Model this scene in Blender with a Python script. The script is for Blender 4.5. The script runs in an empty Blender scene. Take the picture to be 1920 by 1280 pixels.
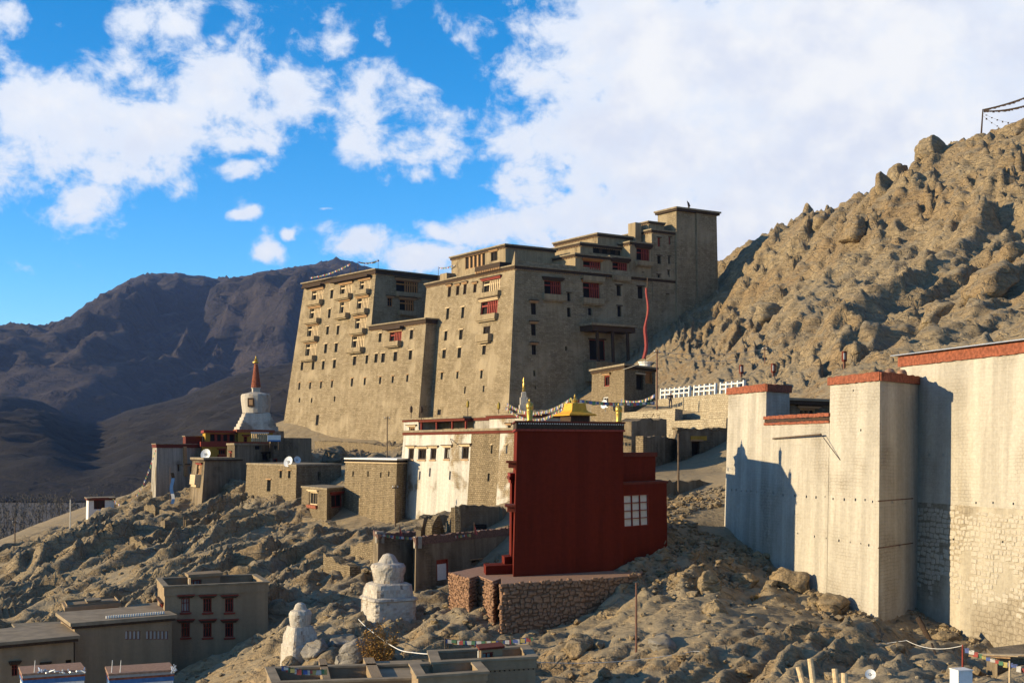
import bpy, math, random
import numpy as np
from mathutils import Vector
random.seed(7)
# ------------------------------------------------------------------ camera, sky, sun, exposure
F = 2400.0      # focal length in photo pixels (photo 1920 wide)
HZ = 840.0      # the level of the horizon in the photo
CZ = 30.0       # eye height above the datum
scene = bpy.context.scene
cam_data = bpy.data.cameras.new('camera')
cam = bpy.data.objects.new('camera', cam_data)
scene.collection.objects.link(cam)
cam.location = (0, 0, CZ)
cam.rotation_euler = (math.radians(90), 0, 0)
cam_data.sensor_width = 36.0
cam_data.lens = 36.0 * F / 1920.0
cam_data.shift_y = (HZ - 640.0) / 1920.0
cam_data.clip_start = 0.5
cam_data.clip_end = 40000
scene.camera = cam
SUN_EL = 14.0
SUN_TO = Vector((-0.966, -0.259, 0)).normalized()       # horizontal direction towards the sun
sd = bpy.data.lights.new('sun', 'SUN')
sd.energy = 5.0
sd.angle = math.radians(0.5)
sd.color = (1.0, 0.80, 0.49)
sun = bpy.data.objects.new('sun', sd)
scene.collection.objects.link(sun)
e = math.radians(SUN_EL)
to_sun = Vector((SUN_TO.x * math.cos(e), SUN_TO.y * math.cos(e), math.sin(e)))
sun.rotation_euler = to_sun.to_track_quat('Z', 'Y').to_euler()
sun.location = (-60, -40, 120)
scene.view_settings.view_transform = 'Standard'
scene.view_settings.look = 'None'
scene.view_settings.exposure = 1.0
scene.view_settings.gamma = 1.0
scene.view_settings.use_curve_mapping = False
scene.cycles.use_denoising = True
scene.cycles.max_bounces = 4
scene.cycles.volume_bounces = 0


class NG:
    """tiny helper to write node graphs"""
    def __init__(self, nt):
        self.nt = nt
        nt.nodes.clear()

    def n(self, typ, props=None, **ins):
        nd = self.nt.nodes.new(typ)
        for k, v in (props or {}).items():
            setattr(nd, k, v)
        for k, v in ins.items():
            key = int(k[1:]) if k[0] == 'i' and k[1:].isdigit() else k.replace('_', ' ')
            self.put(nd.inputs[key], v)
        return nd

    def put(self, sock, v):
        if isinstance(v, bpy.types.NodeSocket):
            self.nt.links.new(v, sock)
        elif isinstance(v, bpy.types.Node):
            self.nt.links.new(v.outputs[0], sock)
        else:
            if sock.type == 'RGBA' and len(v) == 3:
                v = (*v, 1)
            sock.default_value = v

    def math(self, op, a, b=0.0, c=0.0, clamp=False):
        return self.n('ShaderNodeMath', {'operation': op, 'use_clamp': clamp}, i0=a, i1=b, i2=c).outputs[0]

    def vm(self, op, a, b=(0, 0, 0)):
        nd = self.n('ShaderNodeVectorMath', {'operation': op}, i0=a, i1=b)
        return nd.outputs[1] if op in ('LENGTH', 'DOT_PRODUCT') else nd.outputs[0]

    def scale(self, v, s):
        nd = self.n('ShaderNodeVectorMath', {'operation': 'SCALE'}, i0=v)
        self.put(nd.inputs['Scale'], s)
        return nd.outputs[0]

    def noise(self, vec, scale, detail=4, rough=0.55, dist=0.0, color=False):
        nd = self.n('ShaderNodeTexNoise', None, Vector=vec, Scale=scale, Detail=detail, Roughness=rough, Distortion=dist)
        return nd.outputs[1 if color else 0]

    def ramp(self, fac, lo, hi, a=0.0, b=1.0):
        return self.n('ShaderNodeMapRange', {'interpolation_type': 'SMOOTHSTEP'}, i0=fac, i1=lo, i2=hi, i3=a, i4=b).outputs[0]

    def mix(self, fac, a, b, mode='MIX'):
        nd = self.n('ShaderNodeMix', {'data_type': 'RGBA', 'blend_type': mode})
        self.put(nd.inputs[0], fac)
        self.put(nd.inputs[6], a)
        self.put(nd.inputs[7], b)
        return nd.outputs[2]

    def comb(self, x, y, z):
        return self.n('ShaderNodeCombineXYZ', None, i0=x, i1=y, i2=z).outputs[0]


world = bpy.data.worlds.new('World')
scene.world = world
world.use_nodes = True


def dirang(px, py):
    az = math.atan((px - 960) / F)
    el = math.atan((HZ - py) / math.hypot(F, px - 960))
    return az, el


def build_world():
    g = NG(world.node_tree)
    out = g.n('ShaderNodeOutputWorld')
    bg = g.n('ShaderNodeBackground')
    SKY = 0.1
    bg.inputs['Strength'].default_value = SKY
    g.nt.links.new(bg.outputs[0], out.inputs['Surface'])
    sky = g.n('ShaderNodeTexSky', {'sky_type': 'NISHITA', 'sun_disc': False,
                                   'sun_elevation': math.radians(SUN_EL),
                                   'sun_rotation': math.atan2(SUN_TO.x, SUN_TO.y),
                                   'altitude': 3500.0, 'air_density': 1.0, 'dust_density': 0.6, 'ozone_density': 2.0})
    hs = g.n('ShaderNodeHueSaturation', None, Hue=0.497, Saturation=1.4, Value=1.32, Fac=1.0, Color=sky)
    tc = g.n('ShaderNodeTexCoord')
    d = tc.outputs['Generated']
    sep = g.n('ShaderNodeSeparateXYZ', None, i0=d)
    x, y, z = sep.outputs
    az = g.math('ARCTAN2', x, y)
    el = g.math('ARCSINE', z)
    dd = g.vm('MULTIPLY', d, (1.0, 1.0, 1.25))
    warp = g.scale(g.vm('SUBTRACT', g.noise(dd, 14.0, 3, 0.6, color=True), (0.5, 0.5, 0.5)), 0.045)
    p2 = g.vm('ADD', g.comb(az, el, 0.0), warp)
    blobs = [(120, 225, 165, 125, 1), (290, 235, 170, 110, 1), (240, 320, 150, 55, .7), (440, 170, 150, 95, .9), (420, 235, 120, 70, .8),
             (560, 190, 130, 90, .85), (690, 210, 120, 95, .8), (770, 265, 110, 75, .8), (850, 285, 50, 40, .7), (300, 45, 100, 75, .75),
             (480, 60, 60, 45, .7), (600, 75, 65, 60, .8), (710, 62, 26, 34, .7), (170, 365, 75, 40, .75), (455, 322, 50, 28, .8), (15, 25, 55, 55, .8),
             (0, 280, 100, 110, .8), (460, 405, 30, 15, .8), (498, 470, 30, 18, .8), (552, 452, 16, 10, .8), (620, 400, 16, 9, .6), (105, 48, 40, 22, .6),
             (1250, 120, 300, 190, 1.35), (1230, 260, 240, 140, 1.35), (1000, 340, 100, 60, .9), (1620, 180, 430, 360, 1.4), (1400, 420, 400, 170, 1.4), (1120, 400, 190, 100, 1), (1010, 60, 95, 90, .8), (1060, 290, 120, 50, .9),
             (960, 280, 60, 45, .8), (950, 430, 140, 60, .9), (830, 420, 80, 26, .75), (700, 455, 85, 34, .85), (800, 480, 130, 40, .9), (1900, 330, 330, 300, 1.0), (1980, 60, 380, 240, 1.1)]
    tot = None
    for (bx, by, rx, ry, w) in blobs:
        ca, ce = dirang(bx, by)
        q = g.vm('MULTIPLY', g.vm('SUBTRACT', p2, (ca, ce, 0)), (F / rx, F / ry, 0))
        r2 = g.vm('DOT_PRODUCT', q, q)
        v = g.math('MULTIPLY', g.math('POWER', 2.718, g.math('MULTIPLY', r2, -0.9)), w)
        tot = v if tot is None else g.math('MAXIMUM', tot, v)
    # broken cloud cover all round, thinning out only towards the open blue of the view
    open_q = g.vm('MULTIPLY', g.vm('SUBTRACT', g.comb(az, el, 0.0), (-0.1, 0.12, 0)), (2.2, 3.0, 0))
    openv = g.math('POWER', 2.718, g.math('MULTIPLY', g.vm('DOT_PRODUCT', open_q, open_q), -1.0))
    amb = g.math('MULTIPLY', g.math('SUBTRACT', 1.0, openv), 0.34)  # unseen cover outside the view, raised to make the shade light less blue
    tot = g.math('MAXIMUM', tot, amb)
    f1 = g.noise(dd, 24.0, 8, 0.62, 0.2)
    f2 = g.noise(dd, 9.0, 3, 0.6)
    dens = g.math('ADD', g.math('MULTIPLY', tot, 0.76), g.math('MULTIPLY', g.math('SUBTRACT', f1, 0.5), 1.75))
    dens = g.math('ADD', dens, g.math('MULTIPLY', g.math('SUBTRACT', f2, 0.5), 0.35))
    alpha = g.ramp(dens, 0.24, 0.62)
    thick = g.ramp(dens, 0.45, 1.05)
    f3 = g.noise(g.vm('ADD', dd, (0.01, 0.0, 0.012)), 16.0, 4, 0.6)
    body = g.ramp(f3, 0.35, 0.65)
    edge_c = (0.80, 0.87, 0.99)
    core = g.mix(body, (0.76, 0.81, 0.93), (0.95, 0.96, 0.98))
    ccol = g.mix(thick, edge_c, core)
    ccol = g.vm('SCALE', ccol)
    ccol.node.inputs['Scale'].default_value = 0.51 / SKY
    lp = g.mix(alpha, hs.outputs[0], ccol)
    g.put(bg.inputs['Color'], lp)


build_world()
try:
    world.cycles.sampling_method = 'MANUAL'
    world.cycles.sample_map_resolution = 1024
except Exception:
    pass


# ------------------------------------------------------------------ helpers
def W(px, py, Y):
    return Vector(((px - 960) / F * Y, Y, CZ + (HZ - py) / F * Y))


def G(px, Y):
    return ((px - 960) / F * Y, Y)


def Zp(py, Y):
    return CZ + (HZ - py) / F * Y


ORG = {}


def root(name, label, cat, loc, group=None):
    o = bpy.data.objects.new(name, None)
    scene.collection.objects.link(o)
    o.location = loc
    o.empty_display_size = 0.3
    o['label'] = label
    o['category'] = cat
    o['kind'] = 'thing'
    if group:
        o['group'] = group
    ORG[o.name] = Vector(loc)
    return o


def tag(o, label, cat, group=None):
    o['label'] = label
    o['kind'] = 'thing'
    o['category'] = cat
    if group:
        o['group'] = group
    return o


class MB:
    def __init__(self):
        self.v = []
        self.f = []

    def add(self, vs, fs):
        b = len(self.v)
        self.v += [tuple(p) for p in vs]
        self.f += [tuple(i + b for i in f) for f in fs]
        return self

    def hexa(self, p):
        """eight corners: bottom 0-3 (ccw seen from above), top 4-7"""
        return self.add(p, [(3, 2, 1, 0), (4, 5, 6, 7), (0, 1, 5, 4), (1, 2, 6, 5), (2, 3, 7, 6), (3, 0, 4, 7)])

    def box(self, c, s, rz=0.0, tilt=None):
        hx, hy, hz = s[0] / 2, s[1] / 2, s[2] / 2
        ps = []
        ca, sa = math.cos(rz), math.sin(rz)
        for dz in (-hz, hz):
            for dx, dy in ((-hx, -hy), (hx, -hy), (hx, hy), (-hx, hy)):
                ps.append((c[0] + dx * ca - dy * sa, c[1] + dx * sa + dy * ca, c[2] + dz))
        return self.hexa(ps)

    def tube(self, a, b, r0, r1=None, n=6, caps=True):
        a, b = Vector(a), Vector(b)
        r1 = r0 if r1 is None else r1
        d = (b - a).normalized()
        u = d.orthogonal().normalized()
        w = d.cross(u)
        vs = []
        for p, r in ((a, r0), (b, r1)):
            for i in range(n):
                t = 2 * math.pi * i / n
                vs.append(p + (u * math.cos(t) + w * math.sin(t)) * r)
        fs = [(i, (i + 1) % n, n + (i + 1) % n, n + i) for i in range(n)]
        if caps:
            fs += [tuple(range(n - 1, -1, -1)), tuple(range(n, 2 * n))]
        return self.add(vs, fs)

    def lathe(self, c, prof, n=12, rot=0.0, sq=1.0):
        vs, fs = [], []
        for r, z in prof:
            for i in range(n):
                t = rot + 2 * math.pi * i / n
                vs.append((c[0] + r * math.cos(t) * sq, c[1] + r * math.sin(t) * sq, c[2] + z))
        for k in range(len(prof) - 1):
            for i in range(n):
                j = (i + 1) % n
                fs.append((k * n + i, k * n + j, (k + 1) * n + j, (k + 1) * n + i))
        m = len(prof) - 1
        fs.append(tuple(range(n - 1, -1, -1)))
        fs.append(tuple(m * n + i for i in range(n)))
        return self.add(vs, fs)

    def prism(self, poly, z0, z1):
        n = len(poly)
        vs = [(p[0], p[1], z0) for p in poly] + [(p[0], p[1], z1) for p in poly]
        fs = [(i, (i + 1) % n, n + (i + 1) % n, n + i) for i in range(n)]
        fs += [tuple(range(n - 1, -1, -1)), tuple(range(n, 2 * n))]
        return self.add(vs, fs)

    def build(self, name, mat, parent=None, smooth=False, loc=None):
        me = bpy.data.meshes.new(name)
        if parent is not None:
            org = ORG[parent.name]
        else:
            org = Vector(loc) if loc is not None else Vector((0, 0, 0))
        va = np.array(self.v, dtype=np.float64).reshape(-1, 3) - np.array(org)
        me.from_pydata([tuple(p) for p in va], [], self.f)
        uv_metres(me, org)
        if mat is not None:
            me.materials.append(mat)
        if smooth:
            me.polygons.foreach_set('use_smooth', [True] * len(me.polygons))
        o = bpy.data.objects.new(name, me)
        scene.collection.objects.link(o)
        if parent is not None:
            o.parent = parent
        else:
            o.location = org
        ORG[o.name] = org
        return o


def uv_metres(me, org):
    """UV in metres: along the wall and up it (walls), or plan (flat faces)"""
    nl = len(me.loops)
    if nl == 0:
        return
    me.update()
    npoly = len(me.polygons)
    nor = np.empty(npoly * 3)
    me.polygons.foreach_get('normal', nor)
    nor = nor.reshape(-1, 3)
    tot = np.empty(npoly, dtype=np.int64)
    me.polygons.foreach_get('loop_total', tot)
    vi = np.empty(nl, dtype=np.int64)
    me.loops.foreach_get('vertex_index', vi)
    co = np.empty(len(me.vertices) * 3)
    me.vertices.foreach_get('co', co)
    co = co.reshape(-1, 3) + np.array(org)
    ln = np.repeat(nor, tot, axis=0)
    p = co[vi]
    h = np.hypot(ln[:, 0], ln[:, 1])
    flat = np.abs(ln[:, 2]) > 0.8
    hh = np.where(h < 1e-6, 1, h)
    u = np.where(flat, p[:, 0], (-ln[:, 1] * p[:, 0] + ln[:, 0] * p[:, 1]) / hh)
    v = np.where(flat, p[:, 1], p[:, 2])
    uv = np.stack([u, v], 1).ravel()
    lay = me.uv_layers.new(name='UVMap')
    lay.data.foreach_set('uv', uv)


# ------------------------------------------------------------------ materials
K = 0.72


def kc(c):
    return tuple(v * K for v in c)


def new_mat(name):
    m = bpy.data.materials.new(name)
    m.use_nodes = True
    g = NG(m.node_tree)
    out = g.n('ShaderNodeOutputMaterial')
    b = g.n('ShaderNodeBsdfPrincipled')
    b.inputs['Roughness'].default_value = 0.9
    if 'Specular IOR Level' in b.inputs:
        b.inputs['Specular IOR Level'].default_value = 0.25
    g.nt.links.new(b.outputs[0], out.inputs[0])
    return m, g, b


def simple(name, col, rough=0.85, var=0.18, metal=0.0, scale=6.0):
    col = kc(col)
    m, g, b = new_mat(name)
    tc = g.n('ShaderNodeTexCoord')
    nz = g.noise(tc.outputs['Object'], scale, 4)
    k = g.ramp(nz, 0.3, 0.7, 1 - var, 1 + var)
    c = g.vm('SCALE', g.comb(*col))
    g.put(c.node.inputs['Scale'], k)
    g.put(b.inputs['Base Color'], c)
    b.inputs['Roughness'].default_value = rough
    b.inputs['Metallic'].default_value = metal
    return m


def bump(g, b, h, strength, dist):
    nd = g.n('ShaderNodeBump', None, Strength=strength, Distance=dist, Height=h)
    g.put(b.inputs['Normal'], nd.outputs[0])


def wall_mat(name, plaster, s1, s2, mortar, size=(0.5, 0.25), bare=(0.45, 0.6), streak=0.25, relief=0.05, grime=None, big=0.12, seed=0.0, mort=0.022):
    """plaster over coursed stone; the stone shows where the plaster has gone (bare: noise limits; (-1,0) = stone everywhere)"""
    plaster, s1, s2, mortar = kc(plaster), kc(s1), kc(s2), kc(mortar)
    grime = kc(grime) if grime else None
    m, g, b = new_mat(name)
    uv = g.n('ShaderNodeUVMap').outputs[0]
    uv = g.vm('ADD', uv, (seed, seed * 1.7, 0))
    w1 = g.scale(g.vm('SUBTRACT', g.noise(uv, 2.2 / size[0] * 0.5, 3, color=True), (.5, .5, .5)), size[1] * 1.15)
    w2 = g.scale(g.vm('SUBTRACT', g.noise(uv, 0.35, 2, color=True), (.5, .5, .5)), size[1] * 1.6)
    p = g.vm('ADD', uv, g.vm('ADD', w1, w2))
    br = g.n('ShaderNodeTexBrick', {'offset': 0.5, 'squash': 1.0}, Vector=p, Color1=s1, Color2=s2, Mortar=mortar, Scale=1.0)
    br.inputs['Mortar Size'].default_value = mort
    br.inputs['Mortar Smooth'].default_value = 0.35
    br.inputs['Bias'].default_value = 0.0
    br.inputs['Brick Width'].default_value = size[0]
    br.inputs['Row Height'].default_value = size[1]
    mot = g.noise(uv, 3.5, 6, 0.65)
    stone = g.mix(g.ramp(mot, 0.3, 0.7), br.outputs[0], g.mix(0.5, br.outputs[0], s1, 'MULTIPLY'))
    bn = g.noise(uv, 0.16, 6, 0.62, 0.3)
    bare_f = g.ramp(bn, bare[0], bare[1])
    fine = g.noise(uv, 9.0, 5, 0.65)
    pc = g.mix(g.ramp(mot, 0.25, 0.75), tuple(c * (1 - big) for c in plaster), tuple(min(1, c * (1 + big)) for c in plaster))
    col = g.mix(bare_f, pc, stone)
    sv = g.vm('MULTIPLY', uv, (1.1, 0.07, 1))
    st = g.noise(sv, 1.0, 5, 0.6)
    k = g.ramp(st, 0.35, 0.68, 1 - streak, 1 + streak * 0.4)
    col2 = g.vm('SCALE', col)
    g.put(col2.node.inputs['Scale'], k)
    col = col2
    if grime:
        gr = g.ramp(g.noise(g.vm('MULTIPLY', uv, (1.6, 0.18, 1)), 1.3, 5, 0.7), 0.56, 0.75)
        col = g.mix(g.math('MULTIPLY', gr, 0.6), col, grime)
    g.put(b.inputs['Base Color'], col)
    h = g.math('MULTIPLY', g.math('SUBTRACT', 1.0, br.outputs[1]), g.math('ADD', 0.15, bare_f))
    h = g.math('ADD', h, g.math('MULTIPLY', fine, 0.5))
    h = g.math('ADD', h, g.math('MULTIPLY', mot, 0.7))
    bump(g, b, h, 0.8, relief)
    b.inputs['Roughness'].default_value = 0.95
    b.inputs['Specular IOR Level'].default_value = 0.1
    return m


M = {}
M['palace'] = wall_mat('palace_wall', (.38, .305, .2), (.44, .355, .235), (.31, .245, .155), (.22, .17, .11), (.95, .42), (.36, .54), .12, .12, (.27, .21, .13))
M['annexe'] = wall_mat('mud_plaster', (.34, .265, .165), (.36, .28, .18), (.27, .21, .135), (.2, .155, .1), (.6, .3), (.56, .66), .2, .06, seed=13)
M['stone'] = wall_mat('tan_stone', (.37, .29, .18), (.40, .315, .20), (.29, .225, .14), (.17, .13, .08), (.42, .21), (.2, .35), .2, .08, seed=3)
M['rubble'] = wall_mat('rubble_stone', (.36, .28, .18), (.42, .33, .21), (.27, .21, .13), (.14, .105, .065), (.34, .17), (-1, 0), .22, .1, seed=5)
M['mud'] = wall_mat('old_mud_brick', (.27, .21, .14), (.25, .2, .13), (.2, .155, .1), (.16, .12, .08), (.45, .22), (.45, .6), .28, .06, (.14, .11, .075), seed=7)
M['grey'] = wall_mat('grey_lime_wash', (.40, .36, .30), (.30, .25, .18), (.24, .2, .14), (.18, .14, .1), (.4, .2), (.55, .68), .3, .05, (.2, .17, .12), seed=9)
M['white'] = wall_mat('lime_wash_flaking', (.60, .56, .49), (.47, .38, .26), (.38, .3, .19), (.24, .18, .11), (.4, .2), (.50, .60), .22, .07, (.42, .33, .2), seed=21)
M['fort'] = wall_mat('cream_lime_wash', (.53, .485, .41), (.51, .46, .385), (.48, .43, .35), (.41, .35, .27), (.36, .2), (.46, .7), .2, .07, (.41, .35, .26), big=.1, seed=2, mort=.018)
M['fortlow'] = wall_mat('bare_lime_mortar', (.485, .43, .34), (.46, .40, .31), (.43, .37, .28), (.38, .32, .24), (.5, .3), (.44, .56), .16, .05, (.34, .26, .17), seed=33)
M['limestone'] = wall_mat('lime_washed_stone', (.55, .49, .40), (.55, .49, .40), (.5, .44, .35), (.5, .44, .35), (.5, .3), (.9, 1.0), .1, .04, None, big=.14, seed=35)
M['palestone'] = wall_mat('pale_terrace_stone', (.56, .48, .35), (.58, .5, .36), (.48, .4, .28), (.3, .24, .16), (.5, .24), (.2, .4), .16, .07, None, seed=37)
M['fortstone'] = wall_mat('cream_lime_on_stone', (.58, .51, .38), (.57, .5, .37), (.53, .46, .33), (.48, .39, .27), (.5, .3), (.44, .56), .16, .05, (.46, .36, .22), big=.08, seed=31)
M['redwall'] = wall_mat('red_ochre_wash', (.15, .019, .008), (.14, .018, .008), (.125, .016, .007), (.10, .013, .006), (.6, .3), (.6, .75), .16, .03, (.09, .014, .008), big=.1, seed=1)
M['redstone'] = simple('reddish_stone', (.30, .17, .10), .95, .3, 0, 2.0)
M['redmortar'] = simple('reddish_earth_mortar', (.17, .095, .055), .95, .25)
M['redtan'] = simple('red_tinted_earth', (.34, .2, .13), .95, .2)
M['housetan'] = wall_mat('smooth_tan_render', (.34, .25, .155), (.3, .23, .16), (.25, .2, .14), (.2, .16, .11), (.5, .25), (.66, .8), .15, .03, big=.06, seed=17)
M['yellow'] = wall_mat('yellow_wash', (.50, .31, .05), (.45, .28, .05), (.4, .25, .05), (.3, .2, .05), (.5, .25), (.7, .85), .18, .03, seed=19)
M['coping'] = simple('mud_coping', (.27, .215, .14), .95, .22, 0, 1.5)
M['twigs'] = simple('brushwood_dark', (.055, .035, .022), .95, .35, 0, 12)
M['maroon'] = simple('maroon_brushwood', (.13, .028, .016), .95, .3, 0, 12)
M['brush'] = simple('brown_brushwood', (.17, .10, .075), .95, .3, 0, 6)
M['redband'] = simple('red_brushwood_band', (.27, .085, .045), .95, .35, 0, 5)
M['redwood'] = simple('red_painted_wood', (.26, .038, .02), .7, .25)
M['wood'] = simple('sunned_wood', (.42, .25, .12), .8, .25, 0, 8)
M['palewood'] = simple('pale_wood', (.60, .45, .27), .8, .2, 0, 8)
M['orangewood'] = simple('orange_wood', (.40, .17, .05), .8, .25, 0, 8)
M['darkwood'] = simple('dark_old_wood', (.06, .035, .02), .8, .3, 0, 8)
M['dark'] = simple('dark_interior', (.012, .009, .007), .9, .2)
M['glass'] = simple('window_glass', (.03, .032, .035), .08, .1)
M['curtain'] = simple('pale_curtain_pane', (.62, .6, .55), .5, .06)
M['whitep'] = simple('white_paint', (.78, .76, .72), .8, .08)
M['limestupa'] = wall_mat('old_lime_stupa', (.55, .495, .42), (.5, .43, .35), (.45, .36, .28), (.32, .24, .18), (.3, .16), (.52, .64), .2, .08, (.42, .3, .2), seed=41)
M['gold'] = simple('gilt_copper', (.50, .33, .07), .35, .15, 0.6)
M['goldpaint'] = simple('gold_painted_tin', (.72, .36, .03), .6, .15)
M['steel'] = simple('grey_metal', (.35, .35, .36), .5, .1, .5)
M['pole'] = simple('rusty_pole', (.16, .075, .05), .8, .2)
M['polewood'] = simple('weathered_pole', (.13, .09, .06), .9, .25)
M['cable'] = simple('pale_cable', (.5, .46, .4), .7, .05)
M['dcable'] = simple('dark_cable', (.06, .05, .05), .7, .05)
M['dish'] = simple('white_dish', (.72, .74, .76), .5, .05)
M['roofmud'] = simple('flat_mud_roof', (.30, .235, .155), .95, .2, 0, 1.2)
M['blue'] = simple('blue_paint', (.06, .16, .36), .7, .15)
M['tin'] = simple('tin_sheet', (.62, .66, .70), .35, .08, .5)
FLAGM = [simple('flag_' + n, c, .9, .15) for n, c in (('blue', (.09, .13, .32)), ('white', (.5, .48, .44)), ('red', (.34, .07, .06)), ('green', (.09, .2, .11)), ('yellow', (.42, .34, .12)))]
M['flagred'] = FLAGM[2]


def rock_mat(name, c1, c2, c3, scale=1.0, relief=0.35, dirt=(.33, .265, .17)):
    c1, c2, c3, dirt = kc(c1), kc(c2), kc(c3), kc(dirt)
    m, g, b = new_mat(name)
    pos = g.n('ShaderNodeNewGeometry')
    P = g.scale(pos.outputs['Position'], scale)
    rotp = g.n('ShaderNodeMapping', {'vector_type': 'POINT'}, Vector=P)
    rotp.inputs['Rotation'].default_value = (0.5, 0.3, math.radians(-52))
    rotp.inputs['Scale'].default_value = (0.16, 0.9, 0.9)
    big = g.noise(P, 0.045, 5, 0.6)
    mid = g.noise(rotp.outputs[0], 0.55, 6, 0.66, 0.4)
    fine = g.noise(P, 2.6, 5, 0.7)
    lay = g.noise(rotp.outputs[0], 1.6, 4, 0.65)
    col = g.mix(g.ramp(big, 0.38, 0.62), c1, c2)
    col = g.mix(g.math('MULTIPLY', g.ramp(mid, 0.48, 0.66), 0.75), col, c3)
    k = g.math('MULTIPLY', g.ramp(fine, 0.25, 0.75, 0.74, 1.2), g.ramp(lay, 0.3, 0.7, 0.8, 1.14))
    c = g.vm('SCALE', col)
    g.put(c.node.inputs['Scale'], k)
    # loose dirt lies where the ground is flat
    nz = g.n('ShaderNodeSeparateXYZ', None, i0=pos.outputs['Normal']).outputs[2]
    fl = g.ramp(g.math('ADD', nz, g.math('MULTIPLY', g.math('SUBTRACT', mid, .5), .5)), 0.80, 0.95)
    col = g.mix(g.math('MULTIPLY', fl, .7), c, dirt)
    g.put(b.inputs['Base Color'], col)
    vo = g.n('ShaderNodeTexVoronoi', {'feature': 'DISTANCE_TO_EDGE'}, Vector=g.vm('ADD', rotp.outputs[0], g.scale(g.noise(P, .8, 4, color=True), .7)), Scale=0.8)
    crack = g.ramp(vo.outputs[0], 0.0, 0.09)
    h = g.math('ADD', g.math('MULTIPLY', crack, 0.35), g.math('ADD', g.math('MULTIPLY', lay, 0.9), g.math('MULTIPLY', mid, 1.2)))
    h = g.math('ADD', h, g.math('MULTIPLY', fine, 0.42))
    bump(g, b, h, g.math('SUBTRACT', 0.95, g.math('MULTIPLY', fl, 0.6)), relief)
    b.inputs['Roughness'].default_value = 0.95
    b.inputs['Specular IOR Level'].default_value = 0.1
    return m


M['rock'] = rock_mat('hill_rock', (.32, .225, .125), (.37, .285, .175), (.25, .215, .165), 1.0, 0.55)
M['greyrock'] = rock_mat('grey_boulder', (.27, .25, .22), (.33, .29, .24), (.24, .22, .2), 1.6, 0.16)
M['mount'] = rock_mat('far_mountain_shade_toned_rock', (.028, .026, .03), (.06, .048, .043), (.022, .022, .027), 0.012, 26.0, (.075, .06, .05))  # rock colour darkened and blued to stand in for cloud shadow
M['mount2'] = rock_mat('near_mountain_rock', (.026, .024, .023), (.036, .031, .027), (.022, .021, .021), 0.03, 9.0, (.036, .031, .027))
M['valley'] = rock_mat('valley_earth', (.14, .12, .10), (.17, .145, .115), (.12, .105, .09), 0.05, 0.3, (.16, .135, .11))


# ------------------------------------------------------------------ numpy noise
def pnoise(x, y, seed=0):
    xi = np.floor(x).astype(np.int64)
    yi = np.floor(y).astype(np.int64)
    xf, yf = x - xi, y - yi

    def grad(ix, iy, dx, dy):
        h = (ix * 374761393 + iy * 668265263 + seed * 974634777) & 0xFFFFFFFF
        h = ((h ^ (h >> 13)) * 1274126177) & 0xFFFFFFFF
        a = ((h ^ (h >> 16)) & 0xFFFF) * (2 * np.pi / 65536.0)
        return np.cos(a) * dx + np.sin(a) * dy
    u = xf * xf * xf * (xf * (xf * 6 - 15) + 10)
    v = yf * yf * yf * (yf * (yf * 6 - 15) + 10)
    n00, n10 = grad(xi, yi, xf, yf), grad(xi + 1, yi, xf - 1, yf)
    n01, n11 = grad(xi, yi + 1, xf, yf - 1), grad(xi + 1, yi + 1, xf - 1, yf - 1)
    return ((n00 * (1 - u) + n10 * u) * (1 - v) + (n01 * (1 - u) + n11 * u) * v) * 1.4


def fbm(x, y, oct=5, seed=0, gain=0.5, ridged=False):
    s, a, t = 0.0, 1.0, 0.0
    for i in range(oct):
        n = pnoise(x, y, seed + i * 17)
        if ridged:
            n = 1 - 2 * np.abs(n)
        s = s + a * n
        t += a
        a *= gain
        x, y = x * 2.03 + 11.3, y * 2.03 - 7.7
    return s / t


def cells(x, y, seed=0):
    """Worley: distance to first and second cell point and a value for the cell"""
    xi, yi = np.floor(x), np.floor(y)
    d1 = np.full(x.shape, 9.0)
    d2 = np.full(x.shape, 9.0)
    val = np.zeros(x.shape)
    for ox in (-1, 0, 1):
        for oy in (-1, 0, 1):
            cx, cy = (xi + ox).astype(np.int64), (yi + oy).astype(np.int64)
            h = (cx * 374761393 + cy * 668265263 + seed * 97463477) & 0xFFFFFFFF
            h = ((h ^ (h >> 13)) * 1274126177) & 0xFFFFFFFF
            a = ((h ^ (h >> 16)) & 0xFFFF) / 65536.0
            b = ((h >> 7) & 0xFFFF) / 65536.0
            d = np.hypot(cx + a - x, cy + b - y)
            near = d < d1
            d2 = np.where(near, d1, np.minimum(d2, d))
            val = np.where(near, (a + b) % 1.0, val)
            d1 = np.where(near, d, d1)
    return d1, d2, val


def grid_mesh(name, X, Y, Z, mat, kind='structure'):
    """X, Y, Z: arrays rows x cols"""
    r, c = Z.shape
    co = np.stack([X, Y, Z], -1).reshape(-1, 3)
    i = np.arange(r * c).reshape(r, c)
    q = np.stack([i[:-1, :-1], i[:-1, 1:], i[1:, 1:], i[1:, :-1]], -1).reshape(-1, 4)
    me = bpy.data.meshes.new(name)
    me.vertices.add(len(co))
    me.vertices.foreach_set('co', co.ravel())
    me.loops.add(q.size)
    me.loops.foreach_set('vertex_index', q.ravel().astype(np.int32))
    me.polygons.add(len(q))
    me.polygons.foreach_set('loop_start', np.arange(0, q.size, 4, dtype=np.int32))
    me.polygons.foreach_set('loop_total', np.full(len(q), 4, dtype=np.int32))
    me.polygons.foreach_set('use_smooth', np.ones(len(q), dtype=bool))
    me.update()
    me.validate()
    me.materials.append(mat)
    o = bpy.data.objects.new(name, me)
    scene.collection.objects.link(o)
    o['kind'] = kind
    return o
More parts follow.
